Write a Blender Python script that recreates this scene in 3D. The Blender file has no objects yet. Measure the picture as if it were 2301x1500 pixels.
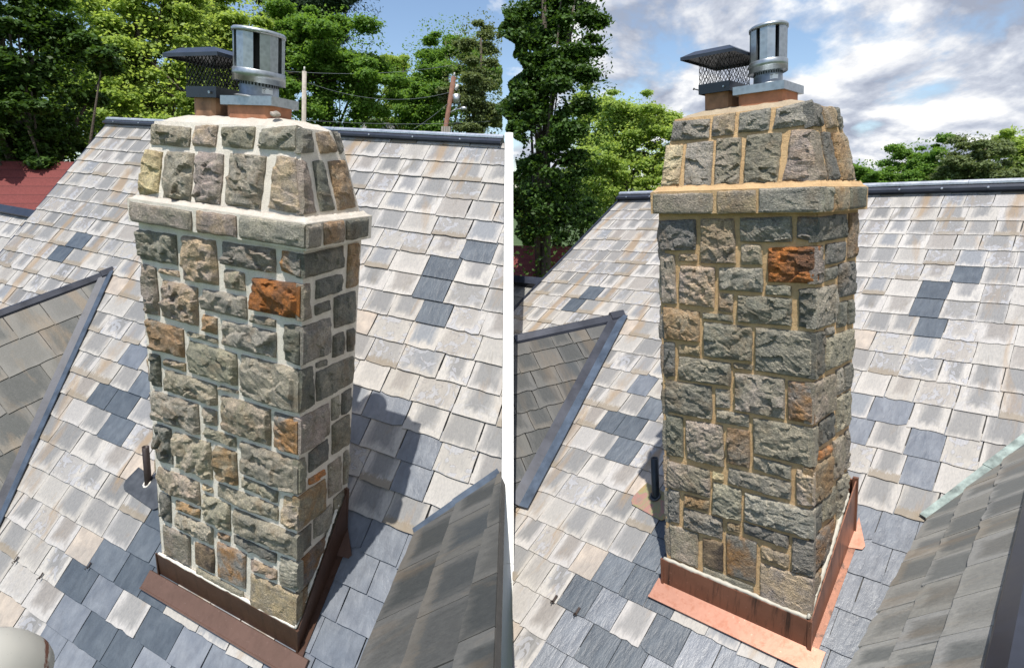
import bpy, math, random
import numpy as np
from mathutils import Matrix, Vector
random.seed(7); RNG = np.random.default_rng(7)
sc = bpy.context.scene
COL = sc.collection
V = lambda *a: np.array(a, float)
def nrm(v): v = np.asarray(v, float); return v/np.linalg.norm(v)

# ---------------------------------------------------------------- camera
FPX, PPX, PPY = 1250.0, 1150.5, 750.0        # focal length and centre in photo pixels (2301 x 1500)
PITCH = math.radians(14)
CAMZ = 9.0                                    # metres above the garden
cp, sp = math.cos(PITCH), math.sin(PITCH)
CW = np.array([[1, 0, 0], [0, -sp, cp], [0, -cp, -sp]])   # viewer axes (right, down, forward) -> world
CAM = V(0, 0, CAMZ)
def W(p): return CW @ np.asarray(p, float) + CAM          # viewer metres -> world
def at(px, py, dist): return W(nrm(((px-PPX)/FPX, (py-PPY)/FPX, 1))*dist)
cam = bpy.data.cameras.new('camera'); camo = bpy.data.objects.new('camera', cam); COL.objects.link(camo)
cam.sensor_width = 36; cam.lens = 36*FPX/2301; cam.clip_end = 6000; cam.clip_start = .05
camo.location = CAM; camo.rotation_euler = (math.pi/2-PITCH, 0, 0)
sc.camera = camo

# ---------------------------------------------------------------- sun, sky, exposure
SUN = nrm(CW @ V(-.09, -.835, -.54))
sun = bpy.data.lights.new('sun', 'SUN'); suno = bpy.data.objects.new('sun', sun); COL.objects.link(suno)
sun.energy = 4.8; sun.angle = math.radians(.53); sun.color = (1, .955, .88)
suno.rotation_euler = Vector(-SUN).to_track_quat('-Z', 'Y').to_euler(); suno.location = (0, 0, 40)
elev = math.asin(SUN[2]); azim = math.atan2(SUN[0], SUN[1])
w = bpy.data.worlds.new('World'); sc.world = w; w.use_nodes = True
nt = w.node_tree; nt.nodes.clear()
def wn(t, **k):
    n = nt.nodes.new(t)
    for a, b in k.items(): setattr(n, a, b)
    return n
def wl(a, b): nt.links.new(a, b)
sky = wn('ShaderNodeTexSky', sky_type='NISHITA', sun_disc=False, sun_elevation=elev, sun_rotation=azim, altitude=50, air_density=1.0, dust_density=.6, ozone_density=1.6)
geo = wn('ShaderNodeTexCoord')
sep = wn('ShaderNodeSeparateXYZ'); wl(geo.outputs['Generated'], sep.inputs[0])
zz = wn('ShaderNodeMath', operation='ADD'); zz.inputs[1].default_value = .42; wl(sep.outputs[2], zz.inputs[0])
zm = wn('ShaderNodeMath', operation='MAXIMUM'); zm.inputs[1].default_value = .05; wl(zz.outputs[0], zm.inputs[0])
cv = wn('ShaderNodeVectorMath', operation='DIVIDE')
cb = wn('ShaderNodeCombineXYZ')
for i in range(3): wl(zm.outputs[0], cb.inputs[i])
wl(geo.outputs['Generated'], cv.inputs[0]); wl(cb.outputs[0], cv.inputs[1])
mp = wn('ShaderNodeMapping'); mp.inputs['Location'].default_value = (3.1, 7.4, 0); mp.inputs['Scale'].default_value = (1, 1, .35); wl(cv.outputs[0], mp.inputs[0])
n1 = wn('ShaderNodeTexNoise'); n1.inputs['Scale'].default_value = 2.6; n1.inputs['Detail'].default_value = 9; n1.inputs['Roughness'].default_value = .56; n1.inputs['Distortion'].default_value = .25; wl(mp.outputs[0], n1.inputs['Vector'])
# cloud cover thickens slowly towards the east (right)
east = wn('ShaderNodeMath', operation='MULTIPLY_ADD'); east.inputs[1].default_value = .34; east.inputs[2].default_value = -.055; wl(sep.outputs[0], east.inputs[0])
add = wn('ShaderNodeMath', operation='ADD'); wl(n1.outputs[0], add.inputs[0]); wl(east.outputs[0], add.inputs[1])
cr = wn('ShaderNodeValToRGB'); cr.color_ramp.elements[0].position = .455; cr.color_ramp.elements[1].position = .54; wl(add.outputs[0], cr.inputs[0])
# cloud relief: density compared with the density a little nearer the sun; thick cores are greyer
mp2 = wn('ShaderNodeMapping'); mp2.inputs['Location'].default_value = (-.045, -.03, .05); wl(mp.outputs[0], mp2.inputs[0])
n2 = wn('ShaderNodeTexNoise'); n2.inputs['Scale'].default_value = 2.6; n2.inputs['Detail'].default_value = 9; n2.inputs['Roughness'].default_value = .56; n2.inputs['Distortion'].default_value = .25; wl(mp2.outputs[0], n2.inputs['Vector'])
df = wn('ShaderNodeMath', operation='SUBTRACT'); wl(n1.outputs[0], df.inputs[0]); wl(n2.outputs[0], df.inputs[1])
core = wn('ShaderNodeMath', operation='MULTIPLY_ADD'); core.inputs[1].default_value = -1.5; core.inputs[2].default_value = 1.30; wl(add.outputs[0], core.inputs[0])
lit = wn('ShaderNodeMath', operation='MULTIPLY_ADD'); lit.inputs[1].default_value = 5.2; wl(df.outputs[0], lit.inputs[0]); wl(core.outputs[0], lit.inputs[2])
cr2 = wn('ShaderNodeValToRGB'); e = cr2.color_ramp.elements
e[0].position = .12; e[0].color = (.36, .40, .50, 1); e[1].position = .80; e[1].color = (1, 1, 1, 1)
e2 = e.new(.42); e2.color = (.58, .62, .71, 1)
wl(lit.outputs[0], cr2.inputs[0])
bg1 = wn('ShaderNodeBackground'); bg1.inputs[1].default_value = .145; wl(sky.outputs[0], bg1.inputs[0])
bg2 = wn('ShaderNodeBackground'); bg2.inputs[1].default_value = .95; wl(cr2.outputs[0], bg2.inputs[0])
mx = wn('ShaderNodeMixShader'); wl(cr.outputs[0], mx.inputs[0]); wl(bg1.outputs[0], mx.inputs[1]); wl(bg2.outputs[0], mx.inputs[2])
wo = wn('ShaderNodeOutputWorld'); wl(mx.outputs[0], wo.inputs[0])
vs = sc.view_settings; vs.view_transform = 'Standard'; vs.look = 'None'; vs.exposure = 0.2; vs.gamma = 1
sc.render.engine = 'CYCLES'

# ---------------------------------------------------------------- materials
MATS = {}
class NB:
    def __init__(s, name):
        s.m = bpy.data.materials.new(name); s.m.use_nodes = True; s.t = s.m.node_tree
        s.b = s.t.nodes['Principled BSDF']; s.out = s.t.nodes['Material Output']
    def n(s, t, **k):
        q = s.t.nodes.new(t)
        for a, b in k.items(): setattr(q, a, b)
        return q
    def l(s, a, b): s.t.links.new(a, b)
    def val(s, sock, v):
        if hasattr(v, 'is_linked') or hasattr(v, 'links'): s.l(v, sock)
        else: sock.default_value = v
    def math(s, op, a, b=0.0, c=0.0, clamp=False):
        q = s.n('ShaderNodeMath', operation=op, use_clamp=clamp)
        s.val(q.inputs[0], a); s.val(q.inputs[1], b)
        if len(q.inputs) > 2: s.val(q.inputs[2], c)
        return q.outputs[0]
    def noise(s, vec, scale, detail=4, rough=.55, dist=0, stretch=None, loc=None):
        if stretch or loc:
            mp = s.n('ShaderNodeMapping')
            if stretch: mp.inputs['Scale'].default_value = stretch
            if loc: mp.inputs['Location'].default_value = loc
            s.l(vec, mp.inputs[0]); vec = mp.outputs[0]
        q = s.n('ShaderNodeTexNoise'); q.inputs['Scale'].default_value = scale; q.inputs['Detail'].default_value = detail
        q.inputs['Roughness'].default_value = rough; q.inputs['Distortion'].default_value = dist
        s.l(vec, q.inputs['Vector']); return q.outputs[0]
    def ramp(s, f, *stops):
        q = s.n('ShaderNodeValToRGB'); e = q.color_ramp.elements
        while len(e) < len(stops): e.new(.5)
        for i, (p, c) in enumerate(stops):
            e[i].position = p; e[i].color = (c, c, c, 1) if isinstance(c, (int, float)) else (*c, 1)
        s.l(f, q.inputs[0]); return q.outputs[0]
    def mix(s, f, a, b, mode='MIX'):
        q = s.n('ShaderNodeMix', data_type='RGBA', blend_type=mode)
        s.val(q.inputs[0], f)
        for i, v in ((6, a), (7, b)):
            if isinstance(v, tuple): q.inputs[i].default_value = (*v, 1)
            else: s.l(v, q.inputs[i])
        return q.outputs[2]
    def bump(s, h, strength=.5, dist=.01, chain=None):
        q = s.n('ShaderNodeBump'); q.inputs['Strength'].default_value = strength; q.inputs['Distance'].default_value = dist
        s.l(h, q.inputs['Height'])
        if chain is not None: s.l(chain, q.inputs['Normal'])
        return q.outputs[0]
    def obj(s): return s.n('ShaderNodeTexCoord').outputs['Object']
    def uv(s, name):
        q = s.n('ShaderNodeUVMap'); q.uv_map = name; return q.outputs[0]
    def attr(s, name, out='Fac'):
        q = s.n('ShaderNodeAttribute'); q.attribute_name = name; return q.outputs[out]
    def set(s, col=None, rough=None, metal=None, normal=None, spec=None):
        for k, v in (('Base Color', col), ('Roughness', rough), ('Metallic', metal), ('Normal', normal), ('Specular IOR Level', spec)):
            if v is None: continue
            if isinstance(v, tuple): s.b.inputs[k].default_value = (*v, 1)
            else: s.val(s.b.inputs[k], v)
        return s.m

def mat_plain(name, col, rough=.6, metal=0., var=.15, scale=20, bump=.15, bd=.004):
    k = NB(name); o = k.obj(); f = k.noise(o, scale, 5)
    c = k.mix(k.ramp(f, (.3, 0.), (.7, 1.)), tuple(x*(1-var) for x in col), tuple(min(1, x*(1+var)) for x in col))
    r = k.math('MULTIPLY_ADD', f, .25, rough-.12)
    return k.set(c, r, metal, k.bump(k.noise(o, scale*4, 4), bump, bd))

def mat_stone():
    k = NB('rock_faced_stone'); o = k.obj()
    c1 = k.attr('c1', 'Color'); c2 = k.attr('c2', 'Color')
    f = k.noise(o, 7, 6, .62, .4)
    base = k.mix(k.ramp(f, (.42, 0.), (.60, 1.)), c1, c2)
    g = k.noise(o, 85, 4, .7)
    base = k.mix(.75, base, k.ramp(g, (.25, (.42, .42, .42)), (.5, (.95, .95, .95)), (.75, (1.7, 1.65, 1.55))), 'MULTIPLY')
    g2 = k.noise(o, 26, 5, .65, 0, None, (3, 1, 2))
    base = k.mix(.6, base, k.ramp(g2, (.3, (.62, .64, .66)), (.7, (1.35, 1.32, 1.22))), 'MULTIPLY')
    stn = k.noise(o, 4.5, 6, .65, .8, None, (7, 3, 1)); base = k.mix(k.ramp(stn, (.52, 0.), (.66, .5)), base, (.20, .135, .075))
    sp = k.noise(o, 300, 2, .5)
    base = k.mix(.55, base, k.ramp(sp, (.33, (.6, .6, .6)), (.5, (1, 1, 1)), (.68, (1.7, 1.7, 1.65))), 'MULTIPLY')
    bh = k.math('ADD', k.noise(o, 40, 6, .7), k.math('MULTIPLY', k.noise(o, 160, 3, .6), .5))
    nb = k.bump(bh, .95, .016)
    return k.set(base, k.math('MULTIPLY_ADD', g, .3, .55), 0., nb, .35)

def mat_mortar(name, col, col2):
    k = NB(name); o = k.obj()
    c = k.mix(k.ramp(k.noise(o, 9, 5, .6), (.35, 0.), (.65, 1.)), col, col2)
    c = k.mix(.5, c, k.ramp(k.noise(o, 140, 3, .7), (.3, (.72, .7, .68)), (.7, (1.25, 1.25, 1.25))), 'MULTIPLY')
    return k.set(c, .9, 0., k.bump(k.math('ADD', k.noise(o, 55, 6, .65), k.noise(o, 240, 3)), .7, .008), .2)

def mat_slate(name, grey, cream, patch_amt=1.0, stain=1.0, flakes=0.):
    k = NB(name); u = k.uv('slate'); rf = k.uv('roof'); r = k.attr('srnd')
    sx = k.n('ShaderNodeSeparateXYZ'); k.l(u, sx.inputs[0]); U, T = sx.outputs[0], sx.outputs[1]
    # streaky offset that differs on every slate
    cmb = k.n('ShaderNodeCombineXYZ'); k.l(k.math('ADD', U, k.math('MULTIPLY', r, 37.)), cmb.inputs[0]); k.l(k.math('MULTIPLY', T, .30), cmb.inputs[1]); k.l(k.math('MULTIPLY', r, 11.), cmb.inputs[2])
    cm2 = k.n('ShaderNodeCombineXYZ'); k.l(k.math('ADD', U, k.math('MULTIPLY', r, 53.)), cm2.inputs[0]); k.l(k.math('MULTIPLY', T, .10), cm2.inputs[1]); k.l(k.math('MULTIPLY', r, 17.), cm2.inputs[2])
    st = k.noise(cm2.outputs[0], 7.5, 5, .6, .15); st2 = k.noise(cmb.outputs[0], 3.2, 4, .5, .4)
    rr = k.math('MULTIPLY', k.math('SUBTRACT', k.math('FRACT', k.math('MULTIPLY', r, 2.9)), .5), .22)
    d = k.math('MINIMUM', k.math('MINIMUM', U, k.math('SUBTRACT', 1., U)), k.math('MULTIPLY', T, .85))
    dd = k.math('ADD', d, k.math('MULTIPLY', k.math('SUBTRACT', st, .5), .46))
    dd = k.math('ADD', k.math('ADD', dd, rr), k.math('MULTIPLY', k.math('SUBTRACT', st2, .5), .28))
    p = k.ramp(dd, (.07, 0.), (.15, .55), (.27, 1.))
    amt = k.ramp(k.math('FRACT', k.math('MULTIPLY', r, 7.31)), (.0, .25*patch_amt), (.4, patch_amt), (1., patch_amt))
    gv = k.ramp(k.math('FRACT', k.math('MULTIPLY', r, 3.77)), (0., tuple(x*.8 for x in grey)), (.5, grey), (.75, (grey[0]*1.12, grey[1]*1.03, grey[2]*.95)), (1., (grey[0]*.95, grey[1]*1.02, grey[2]*1.12)))
    cvv = k.ramp(k.math('FRACT', k.math('MULTIPLY', r, 5.13)), (0., cream), (.4, (cream[0]*.98, cream[1]*1.0, cream[2]*1.06)), (.7, (cream[0]*.86, cream[1]*.86, cream[2]*.86)), (1., (cream[0]*1.08, cream[1]*1.1, cream[2]*1.14)))
    c = k.mix(k.math('MULTIPLY', p, amt), cvv, gv)
    # scaled patches where the face has flaked
    fl = k.noise(cmb.outputs[0], 3.4, 3, .5, 1.2, (1, 2.2, 1), (5, 3, 0)); wf = k.ramp(k.math('FRACT', k.math('MULTIPLY', r, 13.1)), (.72, 0.), (.74, flakes))
    c = k.mix(k.math('MULTIPLY', k.ramp(fl, (.545, 0.), (.555, .8)), wf), c, (.36, .365, .39))
    rim = k.ramp(fl, (.525, 0.), (.54, 1.), (.556, 1.), (.57, 0.)); c = k.mix(k.math('MULTIPLY', k.math('MULTIPLY', rim, wf), .55), c, (.16, .14, .12))
    # fine down-slope streaks
    fs = k.noise(cmb.outputs[0], 26, 5, .6)
    c = k.mix(.55, c, k.ramp(fs, (.3, (.70, .71, .73)), (.55, (1, 1, 1)), (.75, (1.22, 1.2, 1.15))), 'MULTIPLY')
    # long rusty and brown run-off stains across courses
    rn = k.noise(rf, 3.6, 6, .6, .6, (1, .22, 1))
    c = k.mix(k.math('MULTIPLY', k.ramp(rn, (.555, 0.), (.66, .62*stain)), 1.), c, (.30, .20, .105))
    rn2 = k.noise(rf, 6.5, 6, .65, .5, (1, .3, 1), (4, 9, 0))
    c = k.mix(k.ramp(rn2, (.60, 0.), (.70, .5*stain)), c, (.17, .15, .12))
    # lichen crust along some lower edges
    lo = k.math('SUBTRACT', .30, k.math('ADD', T, k.math('MULTIPLY', k.math('SUBTRACT', fs, .5), .5)))
    who = k.ramp(k.math('FRACT', k.math('MULTIPLY', r, 9.7)), (.80, 0.), (.86, 1.))
    c = k.mix(k.math('MULTIPLY', k.math('MULTIPLY', k.ramp(lo, (.0, 0.), (.12, .8)), who), stain), c, (.23, .19, .14))
    hh = k.math('ADD', k.noise(cmb.outputs[0], 14, 6, .6), k.math('MULTIPLY', k.noise(rf, 60, 4, .6), .4))
    return k.set(c, k.math('MULTIPLY_ADD', fs, .3, .45), 0., k.bump(hh, .35, .008), .4)

def mat_newslate(name, c1, c2, rough):
    k = NB(name); rf = k.uv('roof'); r = k.attr('srnd')
    cmb = k.n('ShaderNodeVectorMath', operation='ADD'); cc = k.n('ShaderNodeCombineXYZ'); k.l(k.math('MULTIPLY', r, 50.), cc.inputs[2]); k.l(rf, cmb.inputs[0]); k.l(cc.outputs[0], cmb.inputs[1])
    v = cmb.outputs[0]
    f = k.noise(v, 6, 6, .6, .5)
    c = k.mix(k.ramp(k.math('FRACT', k.math('MULTIPLY', r, 4.7)), (0., 0.), (1., 1.)), c1, c2)
    c = k.mix(.6, c, k.ramp(f, (.3, (.72, .75, .8)), (.7, (1.35, 1.3, 1.25))), 'MULTIPLY')
    g = k.noise(v, 22, 6, .68, .3, (1, .35, 1))
    c = k.mix(.5, c, k.ramp(g, (.35, (.75, .75, .78)), (.68, (1.45, 1.45, 1.45))), 'MULTIPLY')
    return k.set(c, k.math('MULTIPLY_ADD', g, .3, rough-.15), 0., k.bump(k.math('ADD', g, k.math('MULTIPLY', f, .6)), .6, .012), .5)

def mat_copper(name, base, dark, metal, rough, streak):
    k = NB(name); o = k.obj()
    f = k.noise(o, 5, 6, .6, .3)
    c = k.mix(k.ramp(f, (.3, 0.), (.7, 1.)), base, tuple(x*.72 for x in base))
    s = k.noise(o, 26, 5, .7, .2, (1, 1, .09))
    c = k.mix(k.ramp(s, (.50, 0.), (.66, streak)), c, dark)
    sp = k.noise(o, 60, 3, .6)
    c = k.mix(k.ramp(sp, (.66, 0.), (.72, .35)), c, tuple(min(1, x*1.5+.1) for x in base))
    return k.set(c, k.math('MULTIPLY_ADD', f, .25, rough-.1), metal, k.bump(f, .15, .01), .5)

def mat_leaf(name, dark, light, trans):
    k = NB(name); r = k.attr('lc')
    c = k.mix(k.ramp(r, (0., 0.), (1., 1.)), dark, light)
    k.set(c, .55, 0., None, .3)
    tr = k.n('ShaderNodeBsdfTranslucent'); k.l(k.mix(.5, c, (light[0]*1.3, light[1]*1.25, light[2]*.5)), tr.inputs[0])
    ms = k.n('ShaderNodeMixShader'); ms.inputs[0].default_value = trans
    k.l(k.b.outputs[0], ms.inputs[1]); k.l(tr.outputs[0], ms.inputs[2]); k.l(ms.outputs[0], k.out.inputs[0])
    return k.m

def mat_galv(name, col, rough=.38):
    k = NB(name); o = k.obj(); v = k.n('ShaderNodeTexVoronoi'); v.inputs['Scale'].default_value = 45; k.l(o, v.inputs['Vector'])
    f = k.noise(o, 9, 5, .6)
    c = k.mix(k.ramp(v.outputs['Distance'], (.1, 0.), (.7, 1.)), tuple(x*.88 for x in col), tuple(min(1, x*1.1) for x in col))
    c = k.mix(.5, c, k.ramp(f, (.3, (.75, .77, .8)), (.7, (1.15, 1.15, 1.15))), 'MULTIPLY')
    return k.set(c, k.math('MULTIPLY_ADD', f, .3, rough-.15), .85, k.bump(f, .08, .01))

def mat_iris():
    k = NB('heat_tinted_copper'); o = k.obj()
    f = k.noise(o, 7, 5, .6, .8, (1, 1, 1))
    c = k.ramp(f, (.3, (.26, .12, .07)), (.42, (.36, .22, .09)), (.5, (.24, .24, .12)), (.58, (.34, .17, .14)), (.7, (.18, .19, .14)))
    return k.set(c, .5, .2, k.bump(f, .1, .01))

def mat_ground():
    k = NB('garden_grass'); o = k.obj()
    c = k.ramp(k.noise(o, .5, 8, .7), (.3, (.03, .055, .015)), (.55, (.06, .10, .025)), (.75, (.10, .12, .05)))
    return k.set(c, .9, 0., k.bump(k.noise(o, 8, 5), .6, .1))

def mat_dome():
    k = NB('worn_white_paint'); o = k.obj()
    f = k.noise(o, 7, 6, .6, .5)
    c = k.mix(k.ramp(k.noise(o, 3, 4), (.35, 0.), (.65, 1.)), (.40, .40, .37), (.50, .47, .40))
    c = k.mix(k.ramp(f, (.55, 0.), (.58, 1.)), c, (.16, .055, .03))
    c = k.mix(k.ramp(k.noise(o, 30, 5, .7), (.64, 0.), (.7, .8)), c, (.12, .12, .11))
    return k.set(c, .45, 0., k.bump(f, .2, .004))

def mat_roofing(name, c1, c2, scale=30):
    k = NB(name); o = k.obj()
    c = k.mix(k.ramp(k.noise(o, scale, 4, .7), (.35, 0.), (.65, 1.)), c1, c2)
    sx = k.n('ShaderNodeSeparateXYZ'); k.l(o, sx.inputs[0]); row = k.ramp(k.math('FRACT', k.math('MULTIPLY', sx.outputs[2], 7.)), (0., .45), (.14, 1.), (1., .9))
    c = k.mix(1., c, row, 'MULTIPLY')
    return k.set(c, .85, 0., k.bump(k.noise(o, scale*2, 3), .4, .02))

M = dict(
 stone=mat_stone(),
 mortarL=mat_mortar('fresh_grey_mortar', (.82, .765, .67), (.70, .64, .55)), mortarR=mat_mortar('tan_pointing_mortar', (.62, .43, .235), (.51, .34, .18)),
 crown=mat_mortar('crown_mortar', (.62, .58, .515), (.53, .485, .42)), crownR=mat_mortar('crown_mortar_tan', (.46, .38, .27), (.38, .30, .21)),
 old=mat_slate('weathered_slate', (.228, .225, .222), (.44, .412, .372), 1., 1., .8),
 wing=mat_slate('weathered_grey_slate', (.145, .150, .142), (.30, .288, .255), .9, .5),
 wingd=mat_slate('shade_toned_slate', (.050, .053, .052), (.105, .102, .093), 1.0, .25),  # darkened slate copy: the dormers' shade is put into its colour
 wingl=mat_slate('shade_toned_dormer_slate', (.062, .066, .062), (.155, .147, .128), 1.0, .5),  # left dormer slate, its base colour lowered to carry the slope's shade
 dark=mat_newslate('new_blue_slate', (.060, .074, .090), (.105, .122, .142), .45), beige=mat_newslate('plain_beige_slate', (.38, .325, .27), (.35, .31, .265), .65),
 gloss=mat_newslate('riven_blue_slate', (.135, .150, .172), (.185, .20, .225), .36),
 deck=mat_plain('roof_underlay', (.06, .058, .055), .9),
 copL=mat_copper('aged_brown_copper', (.115, .060, .040), (.05, .028, .02), .35, .45, .6), copLa=mat_copper('brown_copper_apron', (.165, .095, .070), (.10, .055, .04), .3, .5, .4),
 copR=mat_copper('streaked_copper', (.30, .135, .085), (.045, .03, .024), .4, .42, .85), copRa=mat_copper('bright_new_copper', (.50, .25, .175), (.34, .14, .085), .5, .40, .7),
 sealL=mat_plain('white_sealant', (.72, .68, .60), .6, 0, .1, 30), sealR=mat_plain('grey_sealant', (.48, .45, .38), .6, 0, .1, 30),
 clay=mat_plain('terracotta_flue_tile', (.40, .17, .09), .8, 0, .3, 14), clay2=mat_plain('sooty_flue_tile', (.27, .145, .08), .85, 0, .55, 9),
 galv=mat_galv('galvanised_steel', (.42, .45, .47), .42), galvd=mat_plain('vent_shade_black', (.02, .02, .022), .7),
 black=mat_plain('black_painted_steel', (.030, .034, .046), .30, 0, .3, 12, .05), mesh=mat_plain('black_wire', (.01, .01, .011), .5),
 ridge=mat_plain('dark_navy_metal', (.030, .034, .048), .38, .2, .3, 8, .06), alu=mat_galv('pale_ridge_metal', (.62, .64, .68), .45),
 patina=mat_plain('green_patina_metal', (.27, .325, .30), .5, .2, .6, 13, .4, .006), slatepaint=mat_plain('blue_grey_metal', (.075, .10, .14), .42, .2, .3, 9),
 pipeL=mat_plain('brown_lead_pipe', (.035, .024, .022), .5, .2, .3, 14), pipeR=mat_plain('blue_black_pipe', (.028, .036, .045), .45, .2, .3, 14), lead=mat_plain('dark_lead_sheet', (.07, .075, .085), .5, .2, .35, 12),
 iris=mat_iris(), hook=mat_plain('snow_guard_copper', (.05, .035, .03), .5, .3),
 dome=mat_dome(), white=mat_plain('white_render', (.82, .82, .80), .7, 0, .03, 6, .2, .006), label=mat_plain('white_paper_label', (.75, .76, .76), .5, 0, .02), ink=mat_plain('dark_print', (.06, .06, .07), .6),
 wood=mat_plain('weathered_pole_wood', (.20, .10, .07), .85, 0, .3, 8), woodg=mat_plain('pale_pole_wood', (.42, .38, .33), .85, 0, .25, 8), wire=mat_plain('grey_cable', (.20, .22, .24), .6),
 redroof=mat_roofing('red_shingle', (.15, .030, .027), (.19, .042, .037)), greyroof=mat_roofing('grey_shingle', (.22, .215, .21), (.30, .29, .28)), siding=mat_plain('white_siding', (.62, .61, .58), .7), brick=mat_plain('red_brick', (.22, .09, .07), .9, 0, .3, 3), glass=mat_plain('window_glass', (.03, .04, .05), .1),
 bark=mat_plain('tree_bark', (.09, .072, .055), .9, 0, .35, 10, .8, .03), ground=mat_ground(),
 leafD=mat_leaf('dark_maple_leaf', (.022, .058, .010), (.085, .165, .026), .32), leafM=mat_leaf('green_leaf', (.08, .175, .028), (.21, .36, .065), .5), leafL=mat_leaf('light_leaf', (.20, .31, .06), (.45, .57, .16), .55), leafP=mat_leaf('pine_needle', (.022, .050, .026), (.05, .09, .045), .2), leafG=mat_leaf('greyish_leaf', (.10, .145, .05), (.21, .26, .11), .4),
)

# ---------------------------------------------------------------- object helpers
def mesh_obj(name, verts, faces, mat, parent=None, origin=None, smooth=False, uvs=None, attrs=None, cols=None):
    """verts: world coordinates; stored relative to the parent's base (or origin)"""
    verts = np.asarray(verts, float)
    if origin is None: origin = ORG.get(parent.name, V(0, 0, 0)) if parent is not None else verts.mean(0)
    me = bpy.data.meshes.new(name); me.from_pydata((verts-origin).tolist(), [], [list(map(int, f)) for f in faces])
    if mat is not None: me.materials.append(mat)
    if smooth: me.polygons.foreach_set('use_smooth', [True]*len(me.polygons))
    if uvs:
        for un, per_vert in uvs.items():
            lay = me.uv_layers.new(name=un); idx = np.empty(len(me.loops), int); me.loops.foreach_get('vertex_index', idx)
            lay.data.foreach_set('uv', np.asarray(per_vert, float)[idx].ravel())
    if attrs:
        for an, per_vert in attrs.items():
            a = me.attributes.new(an, 'FLOAT', 'POINT'); a.data.foreach_set('value', np.asarray(per_vert, float))
    if cols:
        for an, per_vert in cols.items():
            a = me.attributes.new(an, 'FLOAT_COLOR', 'POINT'); a.data.foreach_set('color', np.asarray(per_vert, float).ravel())
    me.validate(); me.update()
    o = bpy.data.objects.new(name, me); COL.objects.link(o)
    if parent is not None:
        o.parent = parent; ORG[o.name] = origin
    else:
        o.location = origin; ORG[o.name] = origin
    return o
ORG = {}
def thing(name, label, cat, base, group=None):
    o = bpy.data.objects.new(name, None); COL.objects.link(o); o.location = base; o.empty_display_size = .2
    ORG[o.name] = np.asarray(base, float); tag(o, label, cat, group); return o
def tag(o, label=None, cat=None, group=None, kind=None):
    for k, v in (('label', label), ('category', cat), ('group', group), ('kind', kind)):
        if v: o[k] = v
    return o
class MB:
    def __init__(s): s.v = []; s.f = []
    def add(s, v, f):
        b = len(s.v); s.v += [np.asarray(p, float) for p in v]; s.f += [tuple(i+b for i in q) for q in f]; return s
    def prism(s, bot, top):
        n = len(bot); return s.add(list(bot)+list(top), [tuple(range(n))[::-1], tuple(range(n, 2*n))]+[(i, (i+1) % n, n+(i+1) % n, n+i) for i in range(n)])
    def box(s, o, a, b, c):
        o, a, b, c = map(np.asarray, (o, a, b, c)); return s.prism([o, o+a, o+a+b, o+b], [o+c, o+a+c, o+a+b+c, o+b+c])
    def bar(s, p, q, w, h=None, up=(0, 0, 1)):
        p = np.asarray(p, float); q = np.asarray(q, float); h = h or w; d = nrm(q-p); x = np.cross(d, up)
        x = nrm(x) if np.linalg.norm(x) > 1e-6 else V(1, 0, 0); y = np.cross(x, d)
        return s.box(p-x*w/2-y*h/2, x*w, y*h, q-p)
    def tube(s, pts, rad, n=8, cap=True):
        pts = [np.asarray(p, float) for p in pts]; rad = [rad]*len(pts) if np.isscalar(rad) else rad; b = len(s.v)
        ref = V(.31, .52, .79)
        for i, p in enumerate(pts):
            d = nrm(pts[min(i+1, len(pts)-1)]-pts[max(i-1, 0)]); x = nrm(np.cross(d, ref)); y = np.cross(d, x)
            for k in range(n):
                a = 2*math.pi*k/n; s.v.append(p+(x*math.cos(a)+y*math.sin(a))*rad[i])
        for i in range(len(pts)-1):
            for k in range(n): s.f.append((b+i*n+k, b+i*n+(k+1) % n, b+(i+1)*n+(k+1) % n, b+(i+1)*n+k))
        if cap:
            s.f.append(tuple(b+k for k in range(n))[::-1]); s.f.append(tuple(b+(len(pts)-1)*n+k for k in range(n)))
        return s
    def lathe(s, c, ax, prof, n=32, x=None):
        ax = nrm(ax); x = nrm(np.cross(ax, V(.2, .9, .1))) if x is None else x; y = np.cross(ax, x); b = len(s.v)
        for r, z in prof:
            for k in range(n):
                a = 2*math.pi*k/n; s.v.append(np.asarray(c)+ax*z+(x*math.cos(a)+y*math.sin(a))*r)
        for i in range(len(prof)-1):
            for k in range(n): s.f.append((b+i*n+k, b+i*n+(k+1) % n, b+(i+1)*n+(k+1) % n, b+(i+1)*n+k))
        return s
    def build(s, name, mat, parent=None, smooth=False, **k): return mesh_obj(name, s.v, s.f, mat, parent, smooth=smooth, **k)
def smooth_noise(seed, k=6, freq=1.0):
    r = np.random.default_rng(seed); A = r.normal(size=(k, 2))*freq; P = r.uniform(0, 6.28, k); G = r.uniform(.5, 1, k)/k
    return lambda x, y: sum(G[i]*np.sin(A[i, 0]*x+A[i, 1]*y+P[i]) for i in range(k))*1.6

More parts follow.
